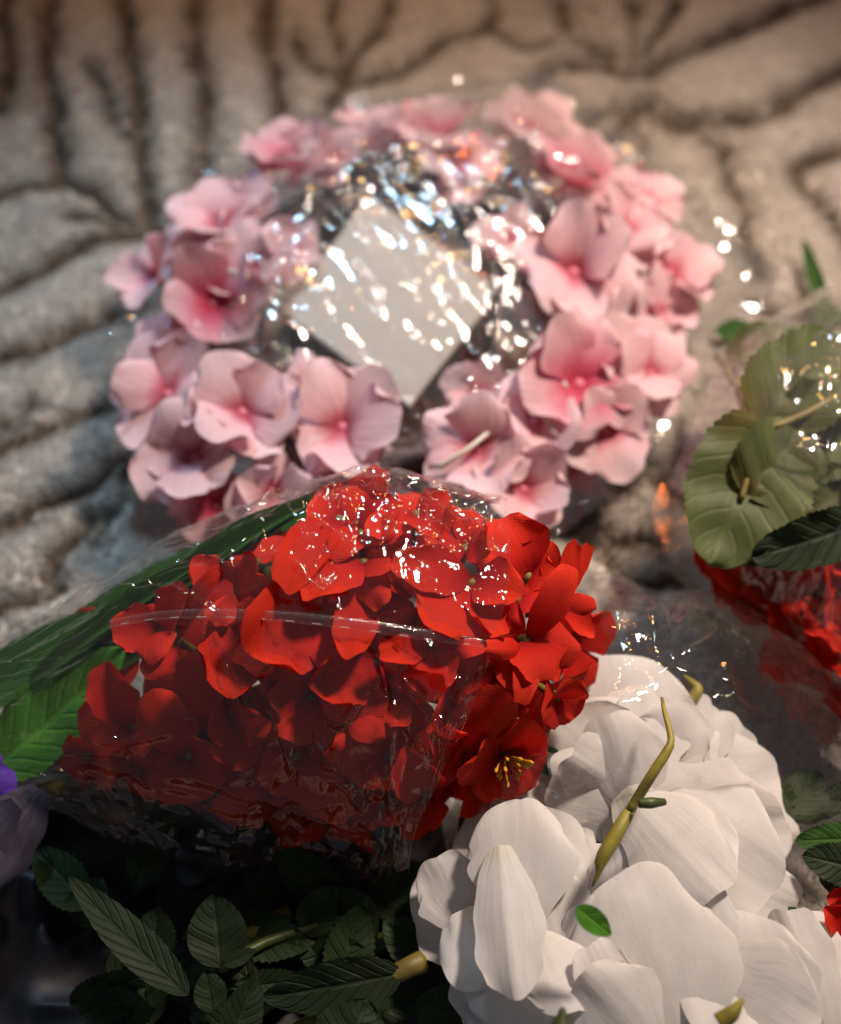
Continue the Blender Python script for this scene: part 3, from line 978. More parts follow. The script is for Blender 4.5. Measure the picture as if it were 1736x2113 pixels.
rb = P(675, 1385, 0.0)
red = thing('hydrangea_bouquet', 'large bouquet of red cloth hydrangea blossoms in the middle, lying in cellophane', 'bouquet', (rb.x, rb.y, 0))
REDS = [  # floret centre, petals (tip u, tip v, width px, lift)
    ((975, 1202), [(808, 1164, 80, .004), (893, 1300, 150, .004), (1080, 1225, 85, .004), (1033, 1310, 70, .002)]),
    ((1155, 1245), [(1186, 1112, 34, .010), (1219, 1126, 30, .004), (1231, 1250, 36, .0), (1227, 1312, 40, .0), (1120, 1160, 60, .002)]),
    ((1090, 1320), [(1178, 1168, 52, .012), (1118, 1405, 92, .006), (1195, 1350, 78, .003)]),
    ((1092, 1188), [(1028, 1072, 95, .0), (1142, 1118, 80, .002), (1140, 1190, 70, .006), (1098, 1100, 40, -.003)]),
    ((1079, 1344), [(1005, 1335, 36, .006), (1035, 1412, 80, .0), (1072, 1450, 44, .008)]),
    ((1038, 1556), [(958, 1578, 110, .014), (1108, 1492, 95, .010), (1128, 1560, 120, .004), (1062, 1650, 115, .003), (1000, 1655, 90, .003)]),
    ((1010, 1600), [(1015, 1685, 72, -.004), (955, 1688, 50, .006)]),
    ((935, 1556), [(1058, 1438, 105, .008), (905, 1505, 70, .004)]),
    ((880, 1640), [(902, 1515, 100, .004), (828, 1545, 80, .002), (842, 1735, 62, -.002), (893, 1715, 60, .006)]),
    ((800, 1430), [(918, 1400, 78, .008), (738, 1530, 95, .006), (835, 1500, 70, .002)]),
    ((890, 1335), [(855, 1425, 80, .004), (785, 1348, 48, .006), (920, 1420, 70, .0)]),
    ((800, 1560), [(680, 1545, 95, .006), (775, 1625, 90, .006), (720, 1600, 80, .003)]),
    ((700, 1070), [(590, 1225, 80, .012), (640, 1035, 95, .008), (745, 1010, 70, .0)]),
    ((750, 1160), [(625, 1240, 80, .010), (722, 1360, 72, .012), (790, 1250, 60, .0), (800, 1180, 50, .004)]),
    ((665, 1268), [(498, 1330, 150, .010), (600, 1225, 90, .002), (690, 1385, 80, .0)]),
    ((515, 1290), [(468, 1440, 120, .008), (420, 1280, 90, .004), (560, 1390, 90, .004)]),
    ((275, 1500), [(210, 1370, 80, .010), (300, 1560, 70, .004), (160, 1490, 105, .004)]),
    ((390, 1560), [(305, 1428, 95, .008), (320, 1640, 60, .004), (390, 1660, 115, .003), (450, 1560, 80, .002)]),
    ((365, 1485), [(440, 1362, 95, .008), (290, 1440, 70, .002)]),
    ((335, 1300), [(228, 1292, 78, .004), (385, 1210, 66, .006), (300, 1250, 60, .002), (320, 1370, 70, .004)]),
    ((365, 1325), [(452, 1172, 40, .014), (300, 1400, 70, .002)]),
    ((450, 1200), [(395, 1155, 60, .002), (470, 1290, 60, .006), (520, 1170, 50, .002)]),
    ((485, 1240), [(522, 1142, 44, .010), (560, 1200, 60, .004)]),
    ((605, 1115), [(535, 1152, 50, .004), (660, 1090, 50, .002)]),
    ((745, 1100), [(830, 1036, 66, .004), (678, 1152, 50, .004), (820, 1100, 60, .004)]),
    ((860, 1060), [(755, 1102, 56, .006), (928, 1022, 50, .002), (900, 1110, 60, .003)]),
    ((960, 1130), [(925, 1042, 66, .004), (978, 1060, 56, .0), (880, 1120, 66, .006), (1020, 1130, 60, .0)]),
    ((780, 1365), [(678, 1485, 118, .004), (640, 1420, 100, .0), (830, 1340, 60, .0)]),
    ((610, 1560), [(715, 1695, 70, .002), (540, 1620, 90, .002), (560, 1500, 80, .0)]),
    ((640, 1440), [(560, 1420, 100, .003), (600, 1530, 100, .002), (700, 1540, 90, .0)]),
    ((480, 1480), [(520, 1580, 90, .0), (430, 1520, 80, .004), (560, 1490, 70, .0)]),
    ((180, 1560), [(120, 1580, 80, .0), (230, 1620, 80, .002), (150, 1520, 60, .004)]),
    ((1150, 1440), [(1190, 1480, 80, .0), (1120, 1480, 80, .004), (1180, 1400, 70, .002)]),
    ((560, 1330), [(500, 1240, 60, .002), (590, 1400, 60, .0)]),
]
for i, (c0, pets) in enumerate(REDS):
    rs = random.Random(500 + i)
    d0, n0 = red_surf(*c0)
    cpt = D(c0[0], c0[1], d0 + 0.006)
    y = n0.orthogonal().normalized()
    x = n0.cross(y)
    rot = Matrix(((x.x, y.x, n0.x, cpt.x), (x.y, y.y, n0.y, cpt.y), (x.z, y.z, n0.z, cpt.z), (0, 0, 0, 1)))
    fl = put('blossom', tube_mesh('blossom', [(0, 0, -.016), (0, 0, -.006), (0, 0, 0), (0, 0, .0012)], [.0010, .0014, .0022, .0008], M_STEM, 7), red, rot)
    for j, (u, v, wpx, lift) in enumerate(pets):
        dt, ntp = red_surf(u, v)
        dm, nm = red_surf((u + c0[0]) / 2, (v + c0[1]) / 2)
        tip = D(u, v, min(dt, d0 + .012) - lift * .8 - .004 + rs.uniform(-.001, .002))
        Ln = (tip - cpt).length
        nv = nm * 0.55 - FWD * 0.7 + Vector((rs.uniform(-.25, .25), rs.uniform(-.25, .25), rs.uniform(-.1, .3)))
        me = petal_mesh(Ln, pxm(wpx, dt) * 1.32, M_RED, cup=rs.uniform(-.22, .30), bend=rs.uniform(-1.1, .2), ruffle=rs.uniform(.03, .09), seed=900 + i * 11 + j, narrow=.14, peak=rs.uniform(.56, .68), ns=13, nt=9, crease=.008, tipcurl=rs.uniform(-.5, .5))
        put('petal', me, fl, frame(cpt, tip, nv))
    if i == 5:
        for k in range(13):
            a = k * 2.4
            n0 = (n0 * .3 - FWD * .7).normalized() if k == 0 else n0
            p1 = cpt + n0 * (.009 + .004 * (k % 3)) + (x * math.cos(a) + y * math.sin(a)) * (.003 + .0045 * ((k * 7) % 5) / 4)
            put('stamen', tube_mesh('stamen', [cpt, cpt.lerp(p1, .5), cpt.lerp(p1, .86), p1, p1 + (p1 - cpt) * .1], [.00035, .0003, .0004, .0008, .0004], M_YELLOW, 6), fl, Matrix())
        p1 = cpt + RGT * .0085 - UPV * .002 - FWD * .008
        put('stamen', tube_mesh('stamen', [cpt, cpt.lerp(p1, .5), cpt.lerp(p1, .8), p1, p1 + (p1 - cpt) * .12], [.0006, .0008, .0016, .0019, .0006], M_YELLOW, 8), fl, Matrix())
# deeper blossoms that close the gaps between the outer ones
k = 0
tries = 0
placed = []
while k < 42 and tries < 4000:
    tries += 1
    a, r = random.uniform(0, 6.28), math.sqrt(random.random()) * .93
    c, s = math.cos(RED_ROT), math.sin(RED_ROT)
    xa, xb = r * math.cos(a) * RED_A, r * math.sin(a) * RED_B
    u, v = RED_C[0] + xa * c - xb * s, RED_C[1] + xa * s + xb * c
    if v < 1345 - (u - 230) * .58 and u < 640:
        continue
    if any(math.hypot(u - p[0], v - p[1]) < 96 for p in placed):
        continue
    placed.append((u, v))
    d0, n0 = red_surf(u, v)
    blossom(red, D(u, v, d0 + random.uniform(.020, .040)), n0 + Vector((random.uniform(-.3, .3), random.uniform(-.3, .3), 0)), pxm(125, d0), 4, random.uniform(0, 6), .12, M_RED, 1500 + k, M_STEM, dict(narrow=.14, peak=.62))
    k += 1
# leaves behind the blossoms, and the stalks
for k in range(7):
    B, T = D(60 + 60 * k, 1405 - 40 * k, .452 - .001 * k), D(420 + 50 * k, 1150 - 26 * k, .444 - .001 * k)
    put('leaf', leaf_mesh((T - B).length, pxm(46 + 9 * (k % 3), .45), M_LEAF, bend=-.25, fold=.35, serr=.05, teeth=18, seed=300 + k), red, frame(B, T, -FWD + UPV * (.2 + .5 * (k % 2))))
for (b, t, wpx, db, dt, mat, bend, ser, seed) in [
    ((-30, 1600), (262, 1335), 190, .455, .440, M_LEAF_BRIGHT, .3, .08, 1),
    ((150, 1420), (735, 1000), 130, .462, .452, M_LEAF, -.35, .05, 2),
    ((60, 1400), (560, 1090), 120, .475, .462, M_LEAF, -.3, .05, 3),
    ((200, 1330), (700, 1060), 90, .458, .447, M_LEAF, -.25, .05, 4),
    ((-120, 1500), (255, 1250), 120, .468, .456, M_LEAF, -.2, .05, 5),
    ((260, 1300), (620, 1120), 70, .450, .442, M_LEAF, -.2, .05, 6),
]:
    B, T = D(*b, db), D(*t, dt)
    nv = -FWD + UPV * .6
    put('leaf', leaf_mesh((T - B).length, pxm(wpx, db), mat, bend=bend, fold=.14, serr=ser, teeth=22, seed=seed), red, frame(B, T, nv))
for pts, r in [([(520, 1165, .436), (555, 1175, .425), (575, 1215, .410), (572, 1228, .404)], .0028), ([(640, 1120, .430), (580, 1160, .424), (530, 1168, .426)], .0030),
               ([(690, 1390, .440), (400, 1480, .455), (100, 1560, .462), (-150, 1640, .468)], .005), ([(700, 1480, .450), (350, 1560, .462), (-150, 1700, .47)], .004)]:
    put('stem', tube_mesh('stem', spline([D(*p) for p in pts], 14), r, M_STEM, 8), red)

# cellophane sleeve: a wide clear tube round the bouquet, open on the right
ST = [  # top edge, bottom edge, depth, half thickness
    ((-140, 1370), (-140, 1640), .455, .026), ((20, 1318), (20, 1640), .452, .034), ((180, 1215), (150, 1680), .449, .043), ((330, 1120), (300, 1735), .446, .050),
    ((500, 1050), (480, 1790), .444, .055), ((620, 1005), (600, 1740), .442, .057), ((700, 975), (700, 1790), .442, .058), ((820, 965), (790, 1800), .442, .058), ((920, 1000), (850, 1790), .442, .056), ((1028, 1030), (850, 1770), .442, .053)]
ns_, nt_ = 340, 460
fs = np.linspace(0, len(ST) - 1, ns_)
arr = np.array([[a[0], a[1], b[0], b[1], d, h] for a, b, d, h in ST])
ip = np.stack([np.interp(fs, np.arange(len(ST)), arr[:, k]) for k in range(6)], -1)
for _ in range(8):
    ip[1:-1] = (ip[:-2] + 2 * ip[1:-1] + ip[2:]) / 4
TH = np.linspace(0, 2 * math.pi, nt_, endpoint=False)
V = np.zeros((ns_, nt_, 3))
cF, cR, cU, c0_ = (np.array(v) for v in (FWD, RGT, UPV, CAM))
S1 = np.linspace(0, 1, ns_)[:, None]
T1 = TH[None, :]
X1, Y1 = S1 * 0.30, T1 * 0.055
wr = ridge(X1 * 22 + .5 * noise2(X1 * 50, Y1 * 50, 4), Y1 * 55, 71) * 1.0 + ridge(X1 * 80, Y1 * 80, 72) * .55 + ridge(X1 * 190, Y1 * 190, 73) * .28
r_ = random.Random(79)
sl_folds = random_folds(r_, 170, lambda q: (q.uniform(0, .3), q.uniform(.0, .19)), lambda x, y: math.radians(6), .45, (.008, .06), (.0012, .0022), (.0007, .0028))
sl_folds += random_folds(r_, 24, lambda q: (q.uniform(0, .2), q.uniform(.0, .05)), lambda x, y: math.radians(4), .10, (.03, .09), (.0010, .0014), (.0006, .0014))
pleat = add_folds(X1 + 0 * Y1, Y1 + 0 * X1, np.zeros((ns_, nt_)), sl_folds)
near_end = 0.9 * np.exp(-((S1 - 1) / .06) ** 2)
bot = np.exp(-((T1 - math.pi) / .55) ** 2)
amp = 0.0013 * (1 + 1.4 * bot + near_end * .3)
for i in range(ns_):
    tu, tv, bu, bv, d, h = ip[i]
    mu, mv = (tu + bu) / 2, (tv + bv) / 2
    hu, hv = (tu - bu) / 2, (tv - bv) / 2
    ct, st = np.cos(TH), np.sin(TH)
    # the mouth leans back a little at its middle
    sag = 0.0
    flat = np.sign(st) * np.abs(st) ** 0.8
    dep = d - h * flat + (amp[i] * wr[i] + pleat[i]) * -np.sign(st) * np.abs(st) ** .3
    k1 = 1 + ((amp[i] * wr[i] + pleat[i]) / 0.06) * np.abs(ct)
    uu = mu + hu * ct * k1 + (110 * math.sin(math.pi * 1) if False else 0)
    vv = mv + hv * ct * k1
    if i > ns_ - 100:
        f = (i - (ns_ - 100)) / 100
        uu = uu + f * 75 * np.clip(st, 0, 1) * np.cos(TH - .9) * 1.0
    V[i] = c0_ + dep[:, None] * cF + (((uu - 868) / 868 * HF * dep)[:, None]) * cR + (((1056.5 - vv) / 868 * HF * dep)[:, None]) * cU
sleeve = put('cellophane_sleeve', film_mesh('cellophane_sleeve', V.reshape(-1, 3), ns_, nt_, M_FILM_SLEEVE, True))
tag(sleeve, 'clear cellophane sleeve with a stitched seam wrapped round the big red bouquet', 'wrapper')

# seam along the front of the sleeve, with its row of stitches
seam_px = [(225, 1287, 16), (330, 1270, 18), (450, 1266, 20), (580, 1272, 22), (700, 1284, 24), (830, 1302, 24), (930, 1318, 22), (1002, 1328, 14)]
M_SEAM = film('cellophane_seam_film', milk=0.10, rough=0.09, crinkle=0.25, scale=160, refl=0.07)


def sleeve_front(u, v):
    """depth of the sleeve's near side at a seen point"""
    tu = ip[:, 0] * .5 + ip[:, 2] * .5
    i = int(np.argmin(np.abs(tu - u)))
    r = ip[i]
    c = np.clip((v - (r[1] + r[3]) / 2) / ((r[1] - r[3]) / 2), -1, 1)
    return r[4] - r[5] * math.sqrt(1 - c * c) ** .8


c1 = spline([Vector((u, v - wd / 2, sleeve_front(u, v) - .0035)) for u, v, wd in seam_px], 90)
c2 = spline([Vector((u, v + wd / 2, sleeve_front(u, v) - .0030)) for u, v, wd in seam_px], 90)
rows = []
for a, b in zip(c1, c2):
    rows.append([D(a.x, a.y, a.z + .001), D(a.x, a.y, a.z), D((a.x + b.x) / 2, (a.y + b.y) / 2, (a.z + b.z) / 2 - .0004), D(b.x, b.y, b.z), D(b.x, b.y, b.z + .001)])
Vs = np.array([[list(p) for p in r] for r in rows]).reshape(-1, 3)
put('seam', mesh_from('seam', Vs, grid_faces(90, 5), M_SEAM), sleeve)
Vd, Fd = [], []
for k in range(3, 86, 6):
    for q in (0, 1):
        a = D(c2[k + q * 2].x, c2[k + q * 2].y - 3.6, c2[k + q * 2].z - .0008)
        b = D(c2[k + q * 2].x, c2[k + q * 2].y - 2.0, c2[k + q * 2].z - .0008)
        c = D(c2[k + q * 2].x, c2[k + q * 2].y - 2.7, c2[k + q * 2].z - .0014)
        Vd += [list(a), list(c), list(b)]
    o0 = len(Vd) - 6
    Fd += [[o0, o0 + 1, o0 + 4, o0 + 3], [o0 + 1, o0 + 2, o0 + 5, o0 + 4]]
st_ob = put('stitching', mesh_from('stitching', np.array(Vd), Fd, plain('white_thread', (.50, .42, .38), .4, .1)), sleeve)
st_ob['kind'] = 'stuff'

# ------------------------------------------------------------------ right-hand bouquet
rc = P(1640, 1050, 0)
right = thing('hydrangea_bouquet', 'red flower bouquet with big olive scalloped leaves, at the right under crinkled cellophane', 'bouquet', (rc.x, rc.y, 0))
for (b, t, wpx, zb, zt, mat, nvx, nvy, seed) in [
    ((1600, 880), (1462, 1165), 260, .092, .080, M_LEAF_OLIVE, -.2, -.3, 1),
    ((1545, 1030), (1650, 880), 200, .088, .094, M_LEAF_OLIVE, .2, .0, 2),
    ((1560, 880), (1760, 720), 240, .090, .095, M_LEAF_OLIVE, .1, .3, 3),
    ((1600, 900), (1790, 900), 230, .082, .086, M_LEAF_OLIVE, .3, -.1, 4),
    ((1790, 1075), (1550, 1150), 120, .094, .086, M_LEAF_GREY_DIM, -.2, -.5, 5),
    ((1770, 1000), (1500, 1150), 170, .080, .072, M_LEAF_OLIVE, -.2, -.2, 6),
    ((1500, 745), (1680, 700), 120, .055, .065, M_LEAF_OLIVE, -.1, .4, 7),
    ((1740, 860), (1960, 800), 260, .090, .090, M_LEAF_OLIVE, .1, .2, 8),  # this and the next two leaves are out of view, added to block light
    ((1760, 960), (1990, 1000), 260, .090, .085, M_LEAF_OLIVE, .1, .1, 9),
    ((1800, 1040), (2050, 1120), 240, .085, .085, M_LEAF_OLIVE, .1, .0, 10),
    ((1690, 980), (1560, 860), 220, .076, .080, M_LEAF, .0, .0, 11),
]:
    B, T = P(*b, zb), P(*t, zt)
    put('leaf', leaf_mesh((T - B).length, pxm(wpx, depth_of(B)), mat, bend=-.35, fold=.16, serr=.10, teeth=17, seed=40 + seed, sharp=.70, peak=.43, wave=.05), right, frame(B, T, Vector((nvx, nvy - .3, 1))))
for pts, r in [([(1480, 735, .04), (1530, 810, .075), (1570, 880, .094), (1650, 860, .098), (1760, 800, .098)], .0018), ([(1570, 890, .096), (1550, 960, .094), (1530, 1030, .090)], .0013), ([(1510, 760, .05), (1560, 900, .07), (1640, 1010, .07), (1800, 1050, .07)], .002)]:
    put('stem', tube_mesh('stem', spline([P(*p) for p in pts], 16), r, M_STEM, 8), right)
for i, (u, v, r, z) in enumerate([(1560, 1200, 110, .035), (1640, 1240, 120, .040), (1710, 1170, 110, .055), (1720, 1290, 120, .045), (1660, 1330, 100, .030), (1760, 1380, 110, .035), (1600, 1160, 100, .045), (1780, 1230, 120, .05), (1690, 1240, 100, .052), (1505, 1160, 70, .045), (1575, 1215, 75, .045), (1640, 1265, 75, .045), (1705, 1320, 75, .045), (1765, 1365, 80, .05), (1670, 1210, 90, .05), (1740, 1250, 90, .05), (1900, 1250, 130, .09), (1850, 1420, 110, .05), (1900, 1360, 130, .07)]):  # last three blossoms out of view, added to block light on the blanket
    c = P(u, v, z)
    blossom(right, c, (CAM - c).normalized() * .6 + Vector((random.uniform(-.4, .2), random.uniform(-.6, .2), .6)), pxm(r, depth_of(c)), 4, i * 1.1, .45, M_RED, 2000 + i, M_STEM, dict(narrow=.14, peak=.62))
ST2 = [((1468, 742), (1352, 1050), .034), ((1560, 700), (1400, 1160), .062), ((1640, 655), (1500, 1262), .076), ((1736, 610), (1620, 1370), .080), ((1860, 560), (1800, 1520), .080)]


def tube_film(name, st, zc, mat, seed, ns_=130, nt_=200, hscale=1.0, ampl=.0022):
    fs = np.linspace(0, len(st) - 1, ns_)
    a = np.array([[*s[0], *s[1], s[2]] for s in st], float)
    q = np.stack([np.interp(fs, np.arange(len(st)), a[:, k]) for k in range(5)], -1)
    for _ in range(6):
        q[1:-1] = (q[:-2] + 2 * q[1:-1] + q[2:]) / 4
    TH = np.linspace(0, 2 * math.pi, nt_, endpoint=False)
    X1, Y1 = np.linspace(0, .22, ns_)[:, None], TH[None, :] * .05
    wr = ridge(X1 * 24, Y1 * 55, seed) + ridge(X1 * 85, Y1 * 85, seed + 1) * .5 + ridge(X1 * 190, Y1 * 190, seed + 2) * .25
    V = np.zeros((ns_, nt_, 3))
    for i in range(ns_):
        top, bot = P(q[i, 0], q[i, 1], zc), P(q[i, 2], q[i, 3], zc)
        m = np.array((top + bot) / 2)
        h = np.array((top - bot) / 2)
        up = np.array([0, -.25, 1.0])
        V[i] = m + np.cos(TH)[:, None] * h * (1 + ampl * 10 * wr[i] * .6)[:, None] + (np.clip(np.sin(TH), -zc / max(q[i, 4] * 1.0, 1e-4) * .8, 1)[:, None]) * up * q[i, 4] * hscale + up * (ampl * wr[i] * np.clip(np.sin(TH), 0, 1))[:, None]
    return film_mesh(name, V.reshape(-1, 3), ns_, nt_, mat, True)


M_FILM_MILKY = film('milky_cellophane_film', milk=0.07, rough=0.06, crinkle=0.10, scale=50, refl=0.10)
sl2 = put('cellophane_sleeve', tube_film('cellophane_sleeve', ST2, .022, M_FILM_MILKY, 91, hscale=1.15))
tag(sl2, 'crinkled cellophane over the olive leaves and red flowers at the right', 'wrapper')

# dark green sprig lying on the blanket at the right edge
sg = P(1690, 580, 0.005)
sprig = thing('leaf_sprig', 'thin dark green leaf sprig on the beige blanket near the right edge', 'sprig', (sg.x, sg.y, 0))
put('leaf', leaf_mesh((P(1662, 500, .012) - P(1708, 655, .01)).length, pxm(34, .6), M_LEAF, bend=.3, fold=.3, seed=71), sprig, frame(P(1708, 655, .010), P(1660, 500, .016), Vector((-.3, -.2, 1))))
put('leaf', leaf_mesh(.022, pxm(50, .58), M_LEAF, bend=.2, fold=.2, seed=72), sprig, frame(P(1735, 640, .010), P(1680, 665, .014), Vector((0, -.2, 1))))
sg2 = P(1510, 690, 0.005)
leaf2 = put('fallen_leaf', leaf_mesh(pxm(90, .58), pxm(60, .58), M_LEAF, bend=.2, fold=.15, seed=73), None, frame(P(1560, 690, .012), P(1470, 680, .012), Vector((0, -.2, 1))))
tag(leaf2, 'small dark green leaf under the film between wreath and olive leaves', 'leaf')

# third red bouquet, cut by the lower right edge
r3 = P(1720, 1850, 0)
third = thing('hydrangea_bouquet', 'red flower with a grey-green serrated leaf cut off by the lower right edge', 'bouquet', (r3.x, r3.y, 0))
for (b, t, wpx, zb, zt, mat, seed) in [((1800, 1800), (1655, 1765), 90, .055, .055, M_LEAF_GREY_DIM, 1), ((1790, 1730), (1640, 1735), 70, .045, .045, M_LEAF, 2), ((1800, 1840), (1690, 1810), 70, .05, .045, M_LEAF_GREY_DIM, 3), ((1800, 1660), (1690, 1650), 90, .04, .035, M_LEAF_GREY_DIM, 4)]:
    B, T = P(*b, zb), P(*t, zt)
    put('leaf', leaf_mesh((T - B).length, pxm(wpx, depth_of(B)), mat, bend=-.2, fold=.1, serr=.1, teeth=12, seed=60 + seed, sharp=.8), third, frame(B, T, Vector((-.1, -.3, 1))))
for i, (u, v, r, z) in enumerate([(1745, 1900, 60, .06), (1760, 1980, 70, .05), (1770, 1860, 60, .05)]):
    c = P(u, v, z)
    blossom(third, c, (CAM - c).normalized() + Vector((-.3, 0, 0)), pxm(r, depth_of(c)), 4, .4 + i, .5, M_RED, 2100 + i, M_STEM, dict(narrow=.14, peak=.62))

# ------------------------------------------------------------------ white roses
wc = P(1300, 1850, 0)
roses = thing('rose_bouquet', 'bouquet of white foam roses with green stems and leaves, in the lower right corner', 'bouquet', (wc.x, wc.y, 0))
# rose: centre px, height, petals (base u,v,z  tip u,v,z  width px  cup bend fold)
ROSES = [
    ((1300, 1650, .045), [
        ((1310, 1640, .050), (1255, 1352, .062), 290, .10, -.5, 0), ((1320, 1640, .055), (1150, 1490, .072), 210, .12, -.4, 0),
        ((1320, 1610, .055), (1432, 1470, .070), 150, .14, -.3, 0), ((1316, 1662, .070), (1255, 1475, .082), 150, .16, -.3, .10),
        ((1318, 1662, .064), (1140, 1600, .070), 170, .14, -.3, .05), ((1314, 1600, .065), (1350, 1430, .068), 150, .10, -.4, 0),
        ((1300, 1640, .060), (1180, 1560, .084), 120, .2, -.3, .1)]),
    ((1330, 1670, .045), [
        ((1320, 1665, .050), (1470, 1455, .058), 150, .12, -.3, .05), ((1325, 1668, .052), (1535, 1500, .055), 140, .12, -.3, .0),
        ((1325, 1670, .054), (1605, 1590, .052), 210, .10, -.4, 0), ((1330, 1675, .056), (1630, 1730, .054), 210, .10, -.4, 0),
        ((1310, 1660, .066), (1590, 1850, .066), 300, .16, -.7, 0), ((1312, 1664, .074), (1490, 1840, .080), 170, .12, -.6, .08),
        ((1350, 1760, .046), (1640, 1880, .042), 150, .1, -.4, 0)]),
    ((1075, 1880, .045), [
        ((1085, 1900, .052), (1125, 1600, .058), 230, .14, -.5, 0), ((1080, 1870, .068), (1075, 1650, .078), 190, .16, -.6, 0),
        ((1020, 1930, .048), (870, 1800, .044), 210, .10, -.4, 0), ((1030, 1900, .064), (935, 2035, .064), 140, .14, -.5, 0),
        ((1035, 1790, .078), (1065, 2065, .082), 120, .18, -.4, .16), ((1000, 1930, .066), (1100, 2150, .064), 150, .12, -.4, .05),
        ((1160, 1960, .062), (1085, 1790, .068), 160, .12, -.4, 0), ((1120, 1950, .070), (1195, 2085, .076), 140, .12, -.5, .08),
        ((960, 1900, .056), (900, 1770, .060), 130, .14, -.4, 0), ((1060, 1960, .056), (1000, 2120, .056), 160, .12, -.4, 0)]),
    ((1310, 1990, .045), [
        ((1400, 2130, .066), (1290, 1795, .074), 300, .14, -.7, 0), ((1390, 2120, .060), (1420, 1880, .062), 170, .14, -.5, 0),
        ((1330, 2140, .074), (1205, 2005, .082), 170, .14, -.5, .05), ((1290, 1920, .060), (1262, 1742, .068), 120, .14, -.4, .05),
        ((1240, 1960, .062), (1215, 1850, .072), 120, .14, -.4, 0), ((1280, 2110, .070), (1225, 1950, .078), 110, .12, -.4, 0),
        ((1250, 2100, .060), (1130, 2140, .060), 160, .12, -.4, 0)]),
    ((1580, 2050, .045), [
        ((1560, 2110, .064), (1535, 1880, .072), 230, .14, -.6, 0), ((1700, 2110, .062), (1620, 1880, .072), 120, .18, -.4, .14),
        ((1720, 2090, .058), (1650, 1880, .060), 120, .14, -.4, .08), ((1480, 2030, .068), (1680, 2140, .070), 230, .12, -.6, 0),
        ((1560, 2050, .060), (1470, 1930, .066), 130, .14, -.4, 0), ((1640, 2090, .056), (1735, 2080, .056), 160, .12, -.4, 0), ((1500, 2060, .070), (1440, 2130, .074), 150, .12, -.4, 0)]),
]
for i, ((cu, cv, cz), pets) in enumerate(ROSES):
    c = P(cu, cv, cz - .018)
    rs = random.Random(3000 + i)
    rose = put('rose', tube_mesh('rose', [c + Vector((0, 0, -.012)), c, c + Vector((0, 0, .008)), c + Vector((0, 0, .014))], [.004, .008, .009, .004], M_LEAF, 10), roses)
    for j, (b, t, wpx, cup, bend, fold) in enumerate(pets):
        B, T = P(*b), P(*t)
        B = B - (T - B) * .18
        nv = (CAM - (B + T) / 2).normalized() + Vector((rs.uniform(-.25, .25), rs.uniform(-.2, .2), rs.uniform(0, .3)))
        for lay in ((0, 1) if rs.random() < .6 else (0,)):
            sd = 3100 + i * 37 + j * 2 + lay
            T2, B2 = T, B
            if lay:
                T2 = B + Matrix.Rotation(rs.choice((-1, 1)) * rs.uniform(.14, .30), 3, nv) @ (T - B) * rs.uniform(.95, 1.06) - nv * .0045
                B2 = B - nv * .004
            me = petal_mesh((T2 - B2).length, pxm(wpx, depth_of(B)) * 1.2, M_WHITE, drop=.14, cup=-cup * rs.uniform(-.2, .55), bend=bend * rs.uniform(-.15, .8), ruffle=rs.uniform(.025, .055), seed=sd, narrow=.30, peak=rs.uniform(.56, .66), ns=21, nt=17, fold=-fold, crease=.008, notch=rs.uniform(0, .08), tipcurl=rs.uniform(-.5, .15))
            so = put('petal', me, rose, frame(B2, T2, nv))
for pts, rad, mat in [
    ([(1366, 1440, .096), (1372, 1470, .098), (1385, 1520, .100), (1380, 1545, .100), (1350, 1592, .098), (1314, 1650, .090), (1300, 1672, .088)], [.0005, .0009, .0012, .0016, .0018, .0018, .0014], M_SPROUT),
    ([(1318, 1658, .094), (1345, 1657, .094), (1372, 1655, .092)], [.0016, .0020, .0012], M_STEM_DARK), ([(1312, 1655, .082), (1290, 1690, .088), (1262, 1738, .087), (1240, 1778, .085), (1236, 1800, .084), (1222, 1830, .082)], [.0015, .0023, .0026, .0023, .0010, .0003], M_SPROUT), ([(1412, 1395, .060), (1430, 1410, .062), (1440, 1425, .062), (1420, 1455, .06)], [.0008, .0015, .0023, .0024], M_SPROUT),
    ([(1140, 1560, .06), (1180, 1640, .05), (1260, 1690, .05), (1300, 1700, .05)], [.0035, .003, .003, .003], M_STEM_DARK), ([(1485, 2110, .094), (1512, 2090, .096), (1535, 2060, .098)], [.0028, .0024, .0004], M_SPROUT), ([(1158, 2120, .094), (1162, 2080, .096)], [.003, .0008], M_STEM_DARK),
    ([(870, 1985, .05), (830, 2003, .052), (700, 2075, .045), (500, 2200, .04)], [.004, .0035, .003, .003], M_STEM), ([(600, 1880, .03), (350, 2030, .025), (180, 2140, .02), (60, 2230, .02)], [.003, .0035, .004, .004], M_STEM), ([(900, 1890, .03), (650, 2010, .028), (480, 2110, .025), (300, 2230, .02)], [.003, .0035, .004, .004], M_STEM_DARK),
    ([(452, 2000, .042), (480, 1985, .042), (560, 1940, .035), (760, 1880, .03)], [.0018, .002, .002, .002], M_STEM_DARK)]:
    n_ = 12
    p3 = spline([P(*p) for p in pts], n_)
    rr = np.interp(np.linspace(0, 1, n_), np.linspace(0, 1, len(rad)), rad).tolist()
    put('stem', tube_mesh('stem', p3, rr, mat, 8), roses)
